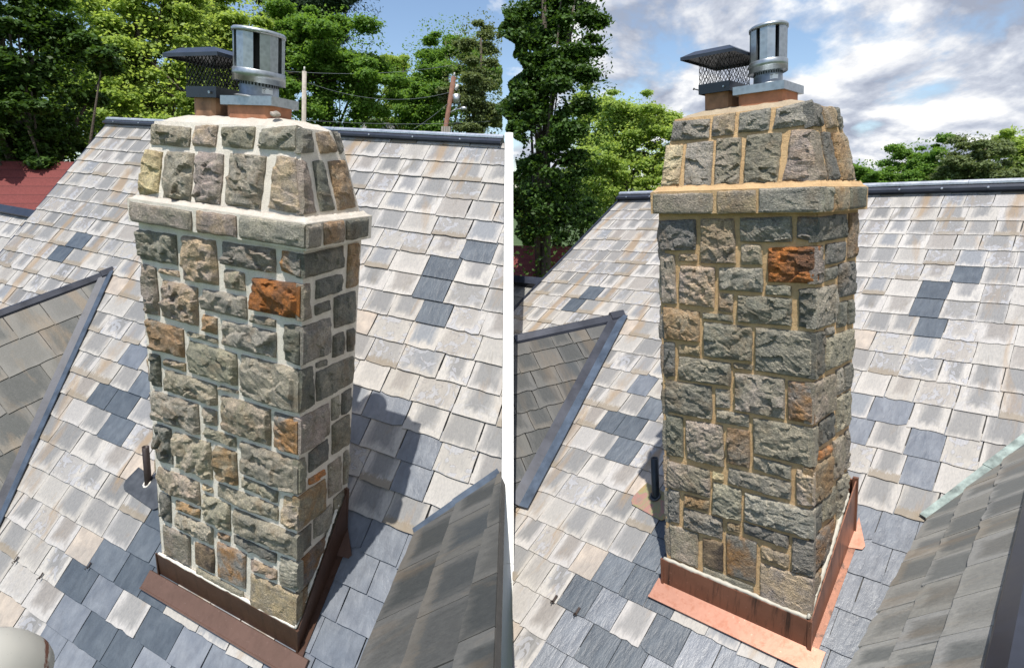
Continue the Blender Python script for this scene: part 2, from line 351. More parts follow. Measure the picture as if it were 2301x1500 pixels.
# ---------------------------------------------------------------- the two houses: plan axes in viewer metres
# x along the chimney front, y into the roof, z up, roof(a, b): a along the courses, b up the slope
class Site:
    def __init__(s, key, O, ax, ay, az, m2):
        s.key = key; sz = 1.28 if key == 'L' else .80; s.O = W(np.array(O)*sz); R = lambda v: CW @ (np.array(v)*sz)
        s.ax, s.ay, s.az, s.m2 = R(ax), R(ay), R(az), R(m2)
        s.N = nrm(np.cross(s.ax, s.m2)); s.N = s.N if s.N[2] > 0 else -s.N
        s.nf = nrm(np.cross(s.ax, s.az)); s.nf = s.nf if s.nf @ s.ay < 0 else -s.nf
        s.nr = nrm(np.cross(s.ay, s.az)); s.nr = s.nr if s.nr @ s.ax > 0 else -s.nr
        s.u = np.linalg.norm(s.ax)
    def c(s, x, y, z): return s.O+s.ax*x+s.ay*y+s.az*z
    def r(s, a, b, h=0.): return s.O+s.ax*a+s.m2*b+s.N*h*s.u
    def px(s, P):
        q = CW.T @ (np.asarray(P)-CAM); return PPX+FPX*q[0]/max(q[2], .01), PPY+FPX*q[1]/max(q[2], .01), q[2]
SL = Site('L', [-1.1223, 1.6878, 2.9012], [.9892, .2055, -.4511], [.2321, -.2279, .8198], [.1321, -.8702, -.2951], [.2466, -.7453, .3535])
SR = Site('R', [1.7754, 1.9086, 3.3235], [.6937, .1213, -.5846], [.9375, -.2246, .8509], [-.0819, -1.0881, -.2087], [.75, -.8007, .6054])
WALLT = .075      # thickness of the divider wall that stands between the two roofs, on x = -0.03
SEAM = {'L': (-1, -.03-WALLT/2), 'R': (1, -.03+WALLT/2)}   # a side keeps sign*(x - limit) >= 0

# ---------------------------------------------------------------- ground
g = mesh_obj('ground', [(-3000, -3000, 0), (3000, -3000, 0), (3000, 3000, 0), (-3000, 3000, 0)], [(0, 1, 2, 3)], M['ground'], origin=V(0, 0, 0)); g['kind'] = 'structure'

# ---------------------------------------------------------------- slates
def clip(poly, f):
    out = []
    for i in range(len(poly)):
        p, q = poly[i], poly[(i+1) % len(poly)]; a, b = f(p), f(q)
        if a >= 0: out.append(p)
        if (a >= 0) != (b >= 0):
            t = a/(a-b); out.append(p+(q-p)*t)
    return out
def slate_poly(a0, a1, b0, b1, rng, rough=1.):
    """irregular outline in (a, b), lower edge first"""
    j = .006*rough; n = 5; pts = []
    chip = rng.random()
    for i in range(n+1):
        t = i/n; y = b0+rng.normal()*j*.55
        if chip < .10 and i == (0 if chip < .05 else n): y += .02
        pts.append(V(a0+(a1-a0)*t+(rng.normal()*j*.3 if 0 < i < n else 0), y))
    pts += [V(a1+rng.normal()*j*.5, b0+(b1-b0)*.45), V(a1, b1), V(a0, b1), V(a0+rng.normal()*j*.5, b0+(b1-b0)*.45)]
    return pts
class SlateField:
    """collects slates of one roof plane; P(a, b, h) maps to world"""
    def __init__(s, P, nrmv): s.P = P; s.items = []
    def add(s, poly, cell, mat, rnd, lift=.014, thick=.008):
        if len(poly) < 3: return
        a0, a1, b0, b1, L = cell
        top = []; bot = []; uv = []; rf = []
        for p in poly:
            t = (p[1]-b0)/L; h = lift*(1-.8*min(t, 1.2))
            top.append(s.P(p[0], p[1], h+thick)); bot.append(s.P(p[0], p[1], h))
            uv.append(((p[0]-a0)/(a1-a0), (p[1]-b0)/(b1-b0))); rf.append((p[0], p[1]))
        n = len(poly); vs = bot+top
        fs = [tuple(range(n, 2*n))]+[(i, (i+1) % n, n+(i+1) % n, n+i) for i in range(n)]
        s.items.append((vs, fs, uv*2, rf*2, mat, rnd))
    def build(s, site, parent, maxparts=300):
        def vis(it):
            q = np.array([site.px(p) for p in it[0][len(it[0])//2:]]); 
            if q[:, 2].min() < .15: return -1
            x0, x1, y0, y1 = q[:, 0].min(), q[:, 0].max(), q[:, 1].min(), q[:, 1].max()
            if x1 < -350 or x0 > 2650 or y1 < -300 or y0 > 1800: return -1
            area = (x1-x0)*(y1-y0)
            if x1 < 0 or x0 > 2301 or y0 > 1500: area *= .001
            return area
        L = [(vis(it), it) for it in s.items]; L = [q for q in L if q[0] >= 0]; L.sort(key=lambda q: -q[0])
        for _, it in L[:maxparts]:
            mesh_obj('slate', it[0], it[1], it[4], parent, uvs={'slate': it[2], 'roof': it[3]}, attrs={'srnd': [it[5]]*len(it[0])})
        bym = {}
        for _, it in L[maxparts:]: bym.setdefault(it[4].name, []).append(it)
        for mn, its in bym.items():
            vs, fs, uv, rf, rn = [], [], [], [], []
            for it in its:
                b = len(vs); vs += it[0]; fs += [tuple(i+b for i in f) for f in it[1]]; uv += it[2]; rf += it[3]; rn += [it[5]]*len(it[0])
            o = mesh_obj('distant_slates', vs, fs, its[0][4], parent, uvs={'slate': uv, 'roof': rf}, attrs={'srnd': rn}); o['kind'] = 'stuff'

COURSE = .2075; B0 = -.15; RIDGE_B = 4.27; VERGE_A = -4.72
DARK = [(-.04+.12, 3.06), (-.03-.06, 2.85), (.0, 2.64), (.1, 2.44), (-.12, 1.60), (-.22, 1.40), (.28, 1.42), (-3.80, 2.42), (-3.88, 2.22),
        (-2.18, 1.40), (-2.02, 1.22), (-2.20, 1.06), (-1.92, 1.25), (-2.0, 1.02), (-1.98, .85), (-1.30, .30), (-1.20, .15), (-1.12, .42), (-1.12, .55), (-1.45, .02), (-1.25, -.02)]
BEIGE = [(-1.70, -.05), (-2.92, 1.98), (-1.48, .62), (-1.95, -.70), (-.6, 2.2)]
def is_new(a, b, rng):
    """where the roofers laid new slates: round the chimney foot and in the lower courses"""
    if -.08 < a < .62 and b < .88: return 'gloss'
    if -.08 < a < .4 and b < 1.2 and rng.random() < .35: return 'gloss'
    if b < -.12 and -1.62 < a < .4: return 'dark' if rng.random() < .42 else ('gloss' if rng.random() < .75 else 'old')
    if b < -.3 and a < -1.6 and rng.random() < .28: return 'dark'
    if -1.62 < a < -.95 and b < .08: return 'dark' if rng.random() < .8 else 'old'
    if -1.30 < a < -.95 and b < .35: return 'dark' if rng.random() < .5 else 'old'
    return 'old'
def main_roof(S, root):
    rng = np.random.default_rng(42)
    sgn, lim = SEAM[S.key]
    F = SlateField(S.r, S.N)
    k = -8
    xlim = lambda p: sgn*(S.r(p[0], p[1])[0]-lim)
    while B0+k*COURSE < RIDGE_B-.02:
        b0 = B0+k*COURSE; b1 = b0+COURSE
        a = VERGE_A-.02+(0 if k % 2 else .12)-rng.random()*.02 - (.24 if k % 2 == 0 else 0)
        # a joint has to fall on the beige slate's edge in its own course
        while a < 2.2:
            wd = .242*(1+rng.uniform(-.16, .16))
            a1 = a+wd; mid = (a+a1)/2; L = COURSE*1.32
            t = is_new(mid, b0+.1, rng)
            for (da, db) in DARK:
                if a <= da < a1 and b0 <= db < b1: t = 'dark' if db < 1.3 or db > 1.7 else 'gloss'
            for (da, db) in BEIGE:
                if a <= da < a1 and b0 <= db < b1: t = 'beige'
            if t == 'old' and rng.random() < .012: t = 'beige'
            poly = slate_poly(a+.003, a1-.003, b0+rng.normal()*.002, min(b0+L, RIDGE_B), rng, 1. if t == 'old' else .45)
            poly = clip(poly, lambda p: p[0]-VERGE_A); poly = clip(poly, xlim); poly = clip(poly, lambda p: RIDGE_B-p[1])
            # nothing under the chimney
            if -1.0 < a and a1 < -.02 and .04 < b0 and b1 < .55: poly = []
            F.add(poly, (a, a1, b0, b1, L), M[t], rng.random(), .013+rng.random()*.004)
            a = a1
        k += 1
    F.build(S, root)
    # deck under the slates
    dp = clip(clip([V(VERGE_A, -1.9), V(2.3, -1.9), V(2.3, RIDGE_B), V(VERGE_A, RIDGE_B)], xlim), lambda p: p[1]+1.9)
    MB().prism([S.r(p[0], p[1], -.03) for p in dp], [S.r(p[0], p[1], .001) for p in dp]).build('roof_deck', M['deck'], root)
    # ridge metal
    amax = 2.2
    for b in np.linspace(2.2, -5, 200):
        if xlim(V(b, RIDGE_B)) >= 0: amax = b; break
    rb = MB(); rb2 = MB(); rb3 = MB()
    prof = [(-.075, .012), (-.075, .030), (0, .062), (.09, .0), (.09, -.05), (0, -.02)]
    a0 = VERGE_A-.02; hv = S.az/np.linalg.norm(S.az)
    back = nrm(S.ay-(S.ay @ hv)*hv)
    def rp(a, q): return S.r(a, RIDGE_B)+back*q[0]*1.2+hv*q[1]*1.2+S.m2*0
    rb.prism([rp(a0, q) for q in prof], [rp(amax, q) for q in prof]).build('ridge_flashing', M['ridge'], root)
    prof2 = [(-.028, .056), (-.028, .070), (0, .085), (.03, .072), (.03, .05)]
    seg = np.linspace(a0, amax, 4)
    for i in range(3): MB().prism([rp(seg[i]+.004, q) for q in prof2], [rp(seg[i+1], q) for q in prof2]).build('ridge_cap', M['alu'], root)
    for a in np.arange(a0+.2, amax, .42): rb3.lathe(rp(a, (-.077, .03)), -back, [(.009, 0), (.009, .006), (0.001, .008)], 6)
    rb3.build('ridge_screws', M['alu'], root)
    # verge board down the left edge and the far slope behind the ridge
    MB().bar(S.r(VERGE_A-.02, -1.9, -.01), S.r(VERGE_A-.02, RIDGE_B, -.01), .03, .06, S.N).build('verge_board', M['ridge'], root)
    fp = clip([V(VERGE_A, 0), V(2.3, 0), V(2.3, -3.5), V(VERGE_A, -3.5)], lambda p: sgn*((S.r(p[0], RIDGE_B)-p[1]*back*.8+p[1]*hv*.9)[0]-lim))
    if len(fp) > 2:
        q = [S.r(p[0], RIDGE_B, -.02)-p[1]*back*.8+p[1]*hv*.9 for p in fp]
        MB().prism([x-hv*.04 for x in q], q).build('far_slope', M['deck'], root)

def side_wing(S, root):
    """lower slate roof beyond the left edge of the main slope"""
    rng = np.random.default_rng(5); top = 2.72 if S.key == 'L' else 2.58
    sgn, lim = SEAM[S.key]
    P = lambda a, b, h=0.: S.r(a, b, h-.10)
    F = SlateField(P, S.N); k = 6
    while B0+k*COURSE < top:
        b0 = B0+k*COURSE; a = VERGE_A-.01; 
        while a > -7.4:
            wd = .242*(1+rng.uniform(-.16, .16)); a0 = a-wd
            poly = clip(slate_poly(a0+.003, a-.003, b0, min(b0+COURSE*1.3, top), rng), lambda p: top-p[1]); poly = clip(poly, lambda p: sgn*(P(p[0], p[1])[0]-lim))
            F.add(poly, (a0, a, b0, b0+COURSE, COURSE*1.3), M['old'] if S.key == 'L' else M['wing'], rng.random()); a = a0  # right-hand strip takes a darker slate, shade put into the colour
        k += 1
    F.build(S, root)
    dk = clip([V(-7.4, .4), V(VERGE_A-.01, .4), V(VERGE_A-.01, top), V(-7.4, top)], lambda p: sgn*(P(p[0], p[1])[0]-lim))
    if len(dk) > 2: MB().prism([P(p[0], p[1], -.04) for p in dk], [P(p[0], p[1], 0) for p in dk]).build('roof_deck', M['deck'], root)
    e0 = -7.4
    for a in np.linspace(-7.4, VERGE_A, 120):
        if sgn*(P(a, top)[0]-lim) >= 0: e0 = a; break
    MB().bar(P(e0, top, .03), P(VERGE_A-.02, top, .03), .12, .09, S.N).build('ridge_flashing', M['ridge'], root)

def line_dir(S, p, q, mu=0.):
    """direction of a dormer ridge or eave seen along the photo line p-q; mu = 0 level, mu = 1 lying in the main slope"""
    f = lambda r: V((r[0]-PPX)/FPX, (r[1]-PPY)/FPX, 1)
    n = CW @ np.cross(f(p), f(q)); h = nrm(np.cross(S.ax, S.ay)); h = h if h[2] > 0 else -h; return nrm(np.cross(n, h*(1-mu)+S.N*mu))
def plane_field(S, root, O, e1, e2, n, polyfn, u0, u1, v0, v1, mat, seed, course=.22, width=.27, down=True, lift=.013, darkp=.025):
    """slates on a dormer slope; e2 points down the slope when down, courses run along e1"""
    rng = np.random.default_rng(seed); P = lambda a, b, h=0.: O+e1*a+e2*b+n*h
    F = SlateField(P, n); v = v0; row = 0
    while v < v1:
        a = u0-(width*.5 if row % 2 else 0)
        while a < u1:
            wd = width*(1+rng.uniform(-.18, .18)); L = course*1.3
            if down:   # lower edge is at larger v: mirror so that slate_poly's lower edge is the butt
                poly = [V(p[0], -p[1]) for p in slate_poly(a+.003, a+wd-.003, -(v+course), -(v+course)+L, rng)]
            else: poly = slate_poly(a+.003, a+wd-.003, v, v+L, rng)
            poly = polyfn(poly)
            if len(poly) > 2:
                cell = (a, a+wd, v, v+course, L)
                top = []; m = mat if rng.random() > darkp else M['dark']
                if down:
                    F.P = lambda a_, b_, h=0.: O+e1*a_-e2*b_+n*h
                    F.add([V(p[0], -p[1]) for p in poly], (a, a+wd, -(v+course), -v, L), m, rng.random(), lift)
                else: F.add(poly, cell, m, rng.random(), lift)
            a += wd
        v += course; row += 1
    F.build(S, root)

def dormer_left(S, label):
    A = S.r(-3.08, 2.145, .01); Bv = S.r(-2.515, -.1, .01); sgn, lim = SEAM[S.key]
    d = line_dir(S, (250, 612), (0, 705), .40) if S.key == 'L' else line_dir(S, (1395, 715), (1150, 768), .25)
    if d @ S.ay > 0: d = -d
    val = nrm(Bv-A); n = nrm(np.cross(d, val)); n = n if n @ (CAM-A) > 0 else -n
    e2 = nrm(val-(val @ d)*d)
    root = thing('dormer_roof', label, 'dormer', S.r(-3.0, .9))
    vl = V(val @ d, val @ e2)
    def cl(poly):
        poly = clip(poly, lambda p: p[0]*vl[1]-p[1]*vl[0]-.02); poly = clip(poly, lambda p: p[1]); return clip(poly, lambda p: sgn*((A+d*p[0]+e2*p[1])[0]-lim))
    Lr = 3.2*S.u
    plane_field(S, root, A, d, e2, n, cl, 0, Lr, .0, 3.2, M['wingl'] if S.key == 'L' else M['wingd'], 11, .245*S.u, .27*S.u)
    dk = cl([V(0, 0), V(Lr, 0), V(Lr, 3.2), V(0, 3.2)])
    MB().prism([A+d*p[0]+e2*p[1]-n*.05 for p in dk], [A+d*p[0]+e2*p[1] for p in dk]).build('roof_deck', M['deck'], root)
    e1x = Lr
    for t in np.linspace(.05, Lr, 80):
        if sgn*((A+d*t)[0]-lim) < 0: e1x = t-.03; break
    hv = nrm(S.az)
    side = nrm(np.cross(d, hv))
    rb = MB(); w = .05
    prof = [(-w*1.1, -.045), (-w, .0), (-.012, .045), (.012, .045), (w, .0), (w*1.1, -.045)]
    rb.prism([A+side*x+hv*z-d*.02 for x, z in prof], [A+d*e1x+side*x+hv*z for x, z in prof]).build('ridge_cap', M['ridge'], root)
    MB().prism([A+side*x+hv*(z+.02)-d*.035 for x, z in prof], [A+side*x+hv*(z+.02)+d*.10 for x, z in prof]).build('ridge_end', M['ridge'], root)
    # far slope of the dormer
    m = nrm(e2-2*(e2 @ side)*side); q = [A, A+d*e1x, A+d*e1x+m*1.2, A+d*.9+m*1.2]
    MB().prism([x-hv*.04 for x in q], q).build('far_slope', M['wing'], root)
    # valley metal, folded along the valley
    T = 3.4
    for t in np.linspace(.1, T, 120):
        if sgn*((A+val*t)[0]-lim) < .03: T = t-.05; break
    cr = nrm(np.cross(val, S.N)); cr = cr if cr @ S.ax > 0 else -cr
    inn = nrm(np.cross(val, n)); inn = inn if inn @ d > 0 else -inn
    MB().prism([A+S.N*.024, A+cr*.085+S.N*.026, A+val*T+cr*.085+S.N*.026, A+val*T+S.N*.024], [A+S.N*.032, A+cr*.085+S.N*.034, A+val*T+cr*.085+S.N*.034, A+val*T+S.N*.032]).build('valley_flashing', M['slatepaint'], root)
    MB().prism([A+n*.026, A+inn*.075+n*.026, A+val*T+inn*.075+n*.026, A+val*T+n*.026], [A+n*.034, A+inn*.075+n*.034, A+val*T+inn*.075+n*.034, A+val*T+n*.034]).build('valley_upstand', M['ridge'], root)

def dormer_right(S, label):
    E0 = S.r(.396, .894, .035); Wv = S.r(.77, 1.47, .035); sgn, lim = SEAM[S.key]
    d = line_dir(S, (940, 1205), (820, 1500)) if S.key == 'L' else line_dir(S, (2088, 1184), (1932, 1496))
    if d @ S.ay > 0: d = -d
    val = nrm(Wv-E0); n = nrm(np.cross(d, val)); n = n if n[2] > 0 else -n
    e2 = nrm(val-(val @ d)*d)
    root = thing('dormer_roof', label, 'dormer', S.r(.5, .3))
    vl = V(val @ d, val @ e2)     # valley climbs towards -d
    RW = (.66 if S.key == 'L' else .80)*S.u
    def cl(poly):
        poly = clip(poly, lambda p: -(vl[0]*p[1]-vl[1]*p[0])/abs(vl[1])-.0); poly = clip(poly, lambda p: RW-p[1]); return clip(poly, lambda p: sgn*((E0+d*p[0]+e2*p[1])[0]-lim))
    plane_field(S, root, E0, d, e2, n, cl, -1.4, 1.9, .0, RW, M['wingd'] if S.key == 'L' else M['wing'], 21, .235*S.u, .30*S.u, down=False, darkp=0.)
    dk = cl([V(-1.4, 0), V(1.9, 0), V(1.9, RW), V(-1.4, RW)])
    MB().prism([E0+d*p[0]+e2*p[1]-n*.04 for p in dk], [E0+d*p[0]+e2*p[1]+n*.002 for p in dk]).build('roof_deck', M['deck'], root)
    # cheek below the eave, coloured dark for the shade under the overhang
    ck = [E0+d*.04+e2*.03, E0+d*1.9+e2*.03]; hv = nrm(S.az)
    sd = nrm(np.cross(d, hv)); sd = sd if sd @ S.ax > 0 else -sd
    MB().prism([ck[0], ck[1], ck[1]-hv*1.6, ck[0]-hv*.02], [ck[0]+sd*.05, ck[1]+sd*.05, ck[1]-hv*1.6+sd*.05, ck[0]-hv*.02+sd*.05]).build('cheek', M['ridge'], root)
    MB().bar(E0+d*.02-n*.012, E0+d*1.9-n*.012, .02, .02, n).build('drip_edge', M['ridge'], root)
    # ridge metal and the other slope
    R0 = E0+e2*RW
    t0, t1 = (vl[0]/vl[1]*RW), 1.9
    pts = [t for t in np.linspace(t0, t1, 160) if sgn*((R0+d*t)[0]-lim) > .06]
    if pts:
        side = sd; w = .06
        prof = [(-w*1.15, -.05), (-w, .0), (-.015, .05), (.015, .05), (w, .0), (w*1.15, -.05)]
        MB().prism([R0+d*pts[0]+side*x+hv*z for x, z in prof], [R0+d*pts[-1]+side*x+hv*z for x, z in prof]).build('ridge_cap', M['ridge'], root)
        if S.key == 'R':
            m = nrm(e2-2*(e2 @ hv)*hv); q = [R0+d*t0, R0+d*t1, R0+d*t1+m*RW, R0+d*(t0+.5)+m*RW]
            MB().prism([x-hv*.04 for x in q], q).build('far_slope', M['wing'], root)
    # valley metal
    T = 3.
    for t in np.linspace(.05, 3., 200):
        if sgn*((E0+val*t)[0]-lim) < .02 or (val*t) @ e2 > RW: T = t; break
    cr = nrm(np.cross(val, S.N)); cr = cr if cr @ S.m2 > 0 else -cr
    wv = .05
    mt = M['slatepaint'] if S.key == 'L' else M['patina']
    ns = max(2, int(T/(.55*S.u)))
    for q_ in range(ns):      # lapped lengths
        a_, b_ = E0+val*(T*q_/ns-.02*(q_ > 0)), E0+val*(T*(q_+1)/ns); hh = .004*(q_ % 2)
        MB().prism([a_+S.N*(.008+hh), b_+S.N*(.008+hh), b_+cr*wv+S.N*hh, a_+cr*(wv+.004*(q_ % 2))+S.N*hh], [a_+S.N*(.018+hh), b_+S.N*(.018+hh), b_+cr*wv+S.N*(.01+hh), a_+cr*(wv+.004*(q_ % 2))+S.N*(.01+hh)]).build('valley_flashing', mt, root)

# ---------------------------------------------------------------- chimney
FRONT = "d -1.004,2.284 -0.744,2.294 -0.74,2.126 -1.004,2.116;t -0.713,2.296 -0.497,2.296 -0.485,2.064 -0.715,2.057;g -0.466,2.3 -0.166,2.305 -0.162,2.182 -0.463,2.176;gr* -0.14,2.305 -0.045,2.306 -0.042,2.183 -0.14,2.2;gt -1,2.105 -0.892,2.102 -0.884,1.822 -0.995,1.813;t -0.862,2.101 -0.737,2.109 -0.734,2.064 -0.869,2.063;gt -0.457,2.164 -0.334,2.168 -0.327,2.067 -0.455,2.061;r* -0.297,2.155 -0.04,2.168 -0.039,1.989 -0.296,1.983;t -0.858,2.042 -0.617,2.042 -0.623,1.82 -0.87,1.824;g -0.595,2.043 -0.324,2.053 -0.323,1.926 -0.596,1.921;b -0.596,1.908 -0.501,1.907 -0.504,1.805 -0.6,1.809;g -0.307,1.968 -0.162,1.972 -0.161,1.921 -0.307,1.917;g -0.477,1.903 -0.157,1.913 -0.154,1.769 -0.479,1.76;d* -0.122,1.959 -0.04,1.969 -0.037,1.762 -0.118,1.773;b -0.991,1.8 -0.724,1.793 -0.724,1.621 -0.982,1.611;g -0.706,1.79 -0.504,1.794 -0.499,1.754 -0.705,1.755;g -0.697,1.742 -0.382,1.745 -0.382,1.557 -0.701,1.545;g* -0.367,1.747 -0.04,1.754 -0.034,1.515 -0.366,1.512;d -0.987,1.596 -0.904,1.601 -0.906,1.394 -0.987,1.386;t -0.881,1.592 -0.722,1.601 -0.725,1.541 -0.879,1.537;g -0.879,1.525 -0.518,1.534 -0.516,1.4 -0.883,1.383;gt -0.502,1.536 -0.381,1.542 -0.381,1.51 -0.502,1.505;gt -0.495,1.484 -0.183,1.501 -0.182,1.279 -0.496,1.272;gr* -0.172,1.493 -0.04,1.499 -0.036,1.286 -0.168,1.282;g -0.983,1.368 -0.645,1.384 -0.642,1.184 -0.982,1.172;gt -0.623,1.374 -0.522,1.381 -0.522,1.277 -0.619,1.263;g -0.616,1.255 -0.398,1.264 -0.398,1.191 -0.617,1.18;d -0.983,1.154 -0.854,1.162 -0.851,0.91 -0.981,0.895;gt -0.837,1.151 -0.569,1.17 -0.562,0.92 -0.827,0.906;b -0.547,1.166 -0.395,1.174 -0.392,0.957 -0.548,0.953;g* -0.376,1.254 -0.034,1.27 -0.029,1.059 -0.37,1.051;g -0.375,1.036 -0.137,1.038 -0.138,0.957 -0.371,0.962;gt -0.981,0.863 -0.661,0.881 -0.66,0.707 -0.98,0.692;p -0.644,0.88 -0.563,0.881 -0.565,0.836 -0.647,0.83;g -0.538,0.93 -0.138,0.947 -0.136,0.842 -0.539,0.833;t* -0.112,1.029 -0.029,1.032 -0.026,0.842 -0.107,0.832;g -0.641,0.817 -0.444,0.82 -0.446,0.625 -0.65,0.614;d -0.978,0.683 -0.891,0.685 -0.895,0.474 -0.977,0.465;b -0.855,0.679 -0.664,0.691 -0.667,0.614 -0.857,0.601;g* -0.428,0.81 -0.025,0.824 -0.02,0.661 -0.428,0.64;g -0.86,0.59 -0.573,0.602 -0.574,0.47 -0.863,0.462;b -0.548,0.594 -0.453,0.603 -0.455,0.553 -0.545,0.54;d -0.434,0.628 -0.145,0.635 -0.146,0.558 -0.431,0.56;gt -0.977,0.449 -0.749,0.456 -0.754,0.221 -0.968,0.217;bd -0.719,0.439 -0.572,0.455 -0.573,0.263 -0.722,0.264;gr -0.554,0.522 -0.343,0.534 -0.347,0.273 -0.551,0.261;t -0.322,0.521 -0.14,0.528 -0.142,0.451 -0.311,0.441;g* -0.127,0.636 -0.021,0.647 -0.015,0.443 -0.126,0.437;t* -0.321,0.418 -0.019,0.437 -0.018,0.19 -0.32,0.17;g -0.72,0.249 -0.363,0.252 -0.363,0.145 -0.721,0.143"
RIGHT = "d* -0.006,2.304 0.353,2.307 0.364,2.184 0,2.184;b 0.392,2.307 0.508,2.307 0.51,2.067 0.391,2.07;d 0.115,2.17 0.355,2.167 0.353,2.064 0.112,2.068;gt* 0.002,2.169 0.07,2.171 0.092,1.983 0.005,1.987;d 0.109,2.051 0.253,2.052 0.251,1.987 0.113,1.988;d 0.273,2.059 0.496,2.054 0.508,1.866 0.293,1.879;g* 0,1.968 0.257,1.96 0.262,1.756 0.007,1.769;d 0.281,1.855 0.399,1.853 0.405,1.712 0.285,1.723;d 0.421,1.85 0.506,1.844 0.513,1.703 0.434,1.711;g 0.137,1.751 0.244,1.742 0.237,1.697 0.14,1.71;d* 0.005,1.754 0.119,1.746 0.13,1.515 0.01,1.523;g 0.137,1.702 0.515,1.68 0.521,1.503 0.149,1.524;gt* 0.004,1.504 0.277,1.485 0.289,1.276 0.01,1.286;g 0.297,1.494 0.382,1.488 0.39,1.339 0.304,1.349;d 0.399,1.488 0.516,1.485 0.508,1.331 0.408,1.339;g 0.309,1.333 0.508,1.326 0.519,1.115 0.325,1.13;g* 0.009,1.271 0.071,1.267 0.084,1.043 0.02,1.059;d 0.093,1.269 0.285,1.268 0.29,1.124 0.101,1.135;r2 0.102,1.111 0.272,1.087 0.275,1.039 0.106,1.056;gt 0.288,1.095 0.434,1.088 0.451,0.842 0.306,0.856;g 0.452,1.092 0.514,1.091 0.533,0.839 0.466,0.856;b* 0.019,1.054 0.276,1.025 0.282,0.799 0.026,0.838;g 0.165,0.812 0.35,0.814 0.359,0.636 0.168,0.674;g 0.362,0.833 0.53,0.825 0.53,0.594 0.378,0.572;d* 0.031,0.817 0.149,0.81 0.153,0.652 0.038,0.653;gr* 0.039,0.634 0.343,0.619 0.343,0.416 0.048,0.426;b* 0.047,0.408 0.185,0.402 0.187,0.3 0.052,0.24;g 0.2,0.4 0.36,0.4 0.36,0.3 0.21,0.3;g 0.375,0.55 0.53,0.57 0.53,0.42 0.375,0.42"
BANDF = "gt -1.012,2.432 -0.603,2.429 -0.606,2.319 -1.013,2.32;t -0.584,2.434 -0.346,2.435 -0.346,2.323 -0.581,2.318;g* -0.333,2.441 -0.005,2.441 -0.005,2.325 -0.334,2.323"
BANDR = "g* -0.01,2.438 0.095,2.439 0.094,2.326 -0.01,2.325;b 0.105,2.437 0.287,2.439 0.291,2.327 0.109,2.326;d 0.294,2.437 0.52,2.439 0.52,2.331 0.3,2.327"
CAPF = "p -0.992,2.689 -0.867,2.685 -0.866,2.473 -1.001,2.445;g -0.848,2.69 -0.666,2.692 -0.657,2.452 -0.834,2.449;gt -0.653,2.7 -0.493,2.695 -0.478,2.453 -0.635,2.449;g -0.47,2.705 -0.261,2.702 -0.26,2.457 -0.452,2.457;t* -0.218,2.706 -0.124,2.705 -0.062,2.46 -0.231,2.469;g -0.958,2.815 -0.706,2.806 -0.701,2.703 -0.965,2.705;t -0.691,2.816 -0.547,2.825 -0.548,2.71 -0.692,2.711;g -0.528,2.816 -0.342,2.825 -0.341,2.717 -0.521,2.717;g* -0.314,2.818 -0.146,2.838 -0.128,2.719 -0.322,2.72"
CAPR = "gt* 0.09,2.697 0.125,2.69 0.135,2.46 0.035,2.458;d* 0.117,2.826 0.2,2.826 0.19,2.72 0.095,2.715;t 0.225,2.818 0.342,2.833 0.391,2.731 0.227,2.715;d 0.37,2.832 0.42,2.838 0.455,2.738 0.407,2.72;d 0.16,2.695 0.25,2.702 0.292,2.47 0.16,2.465;b 0.285,2.697 0.448,2.712 0.49,2.472 0.31,2.463"
COLS = {'g': ((0.264, 0.250, 0.211), (0.369, 0.336, 0.271)), 'd': ((0.151, 0.153, 0.138), (0.236, 0.224, 0.194)), 't': ((0.461, 0.356, 0.245), (0.341, 0.286, 0.248)), 'b': ((0.341, 0.223, 0.126), (0.315, 0.268, 0.208)),
        'gt': ((0.292, 0.261, 0.208), (0.401, 0.336, 0.289)), 'r': ((0.400, 0.150, 0.035), (0.170, 0.090, 0.050)), 'r2': ((0.594, 0.238, 0.074), (0.356, 0.223, 0.133)), 'gr': ((0.250, 0.234, 0.216), (0.330, 0.185, 0.085)), 'p': ((0.657, 0.561, 0.361), (0.472, 0.378, 0.249)), 'bd': ((0.297, 0.223, 0.148), (0.074, 0.058, 0.049))}
def parse(s):
    out = []
    for it in s.split(';'):
        q = it.split(' '); k = q[0]; out.append((k.rstrip('*'), [tuple(map(float, p.split(','))) for p in q[1:]], k.endswith('*')))
    return out
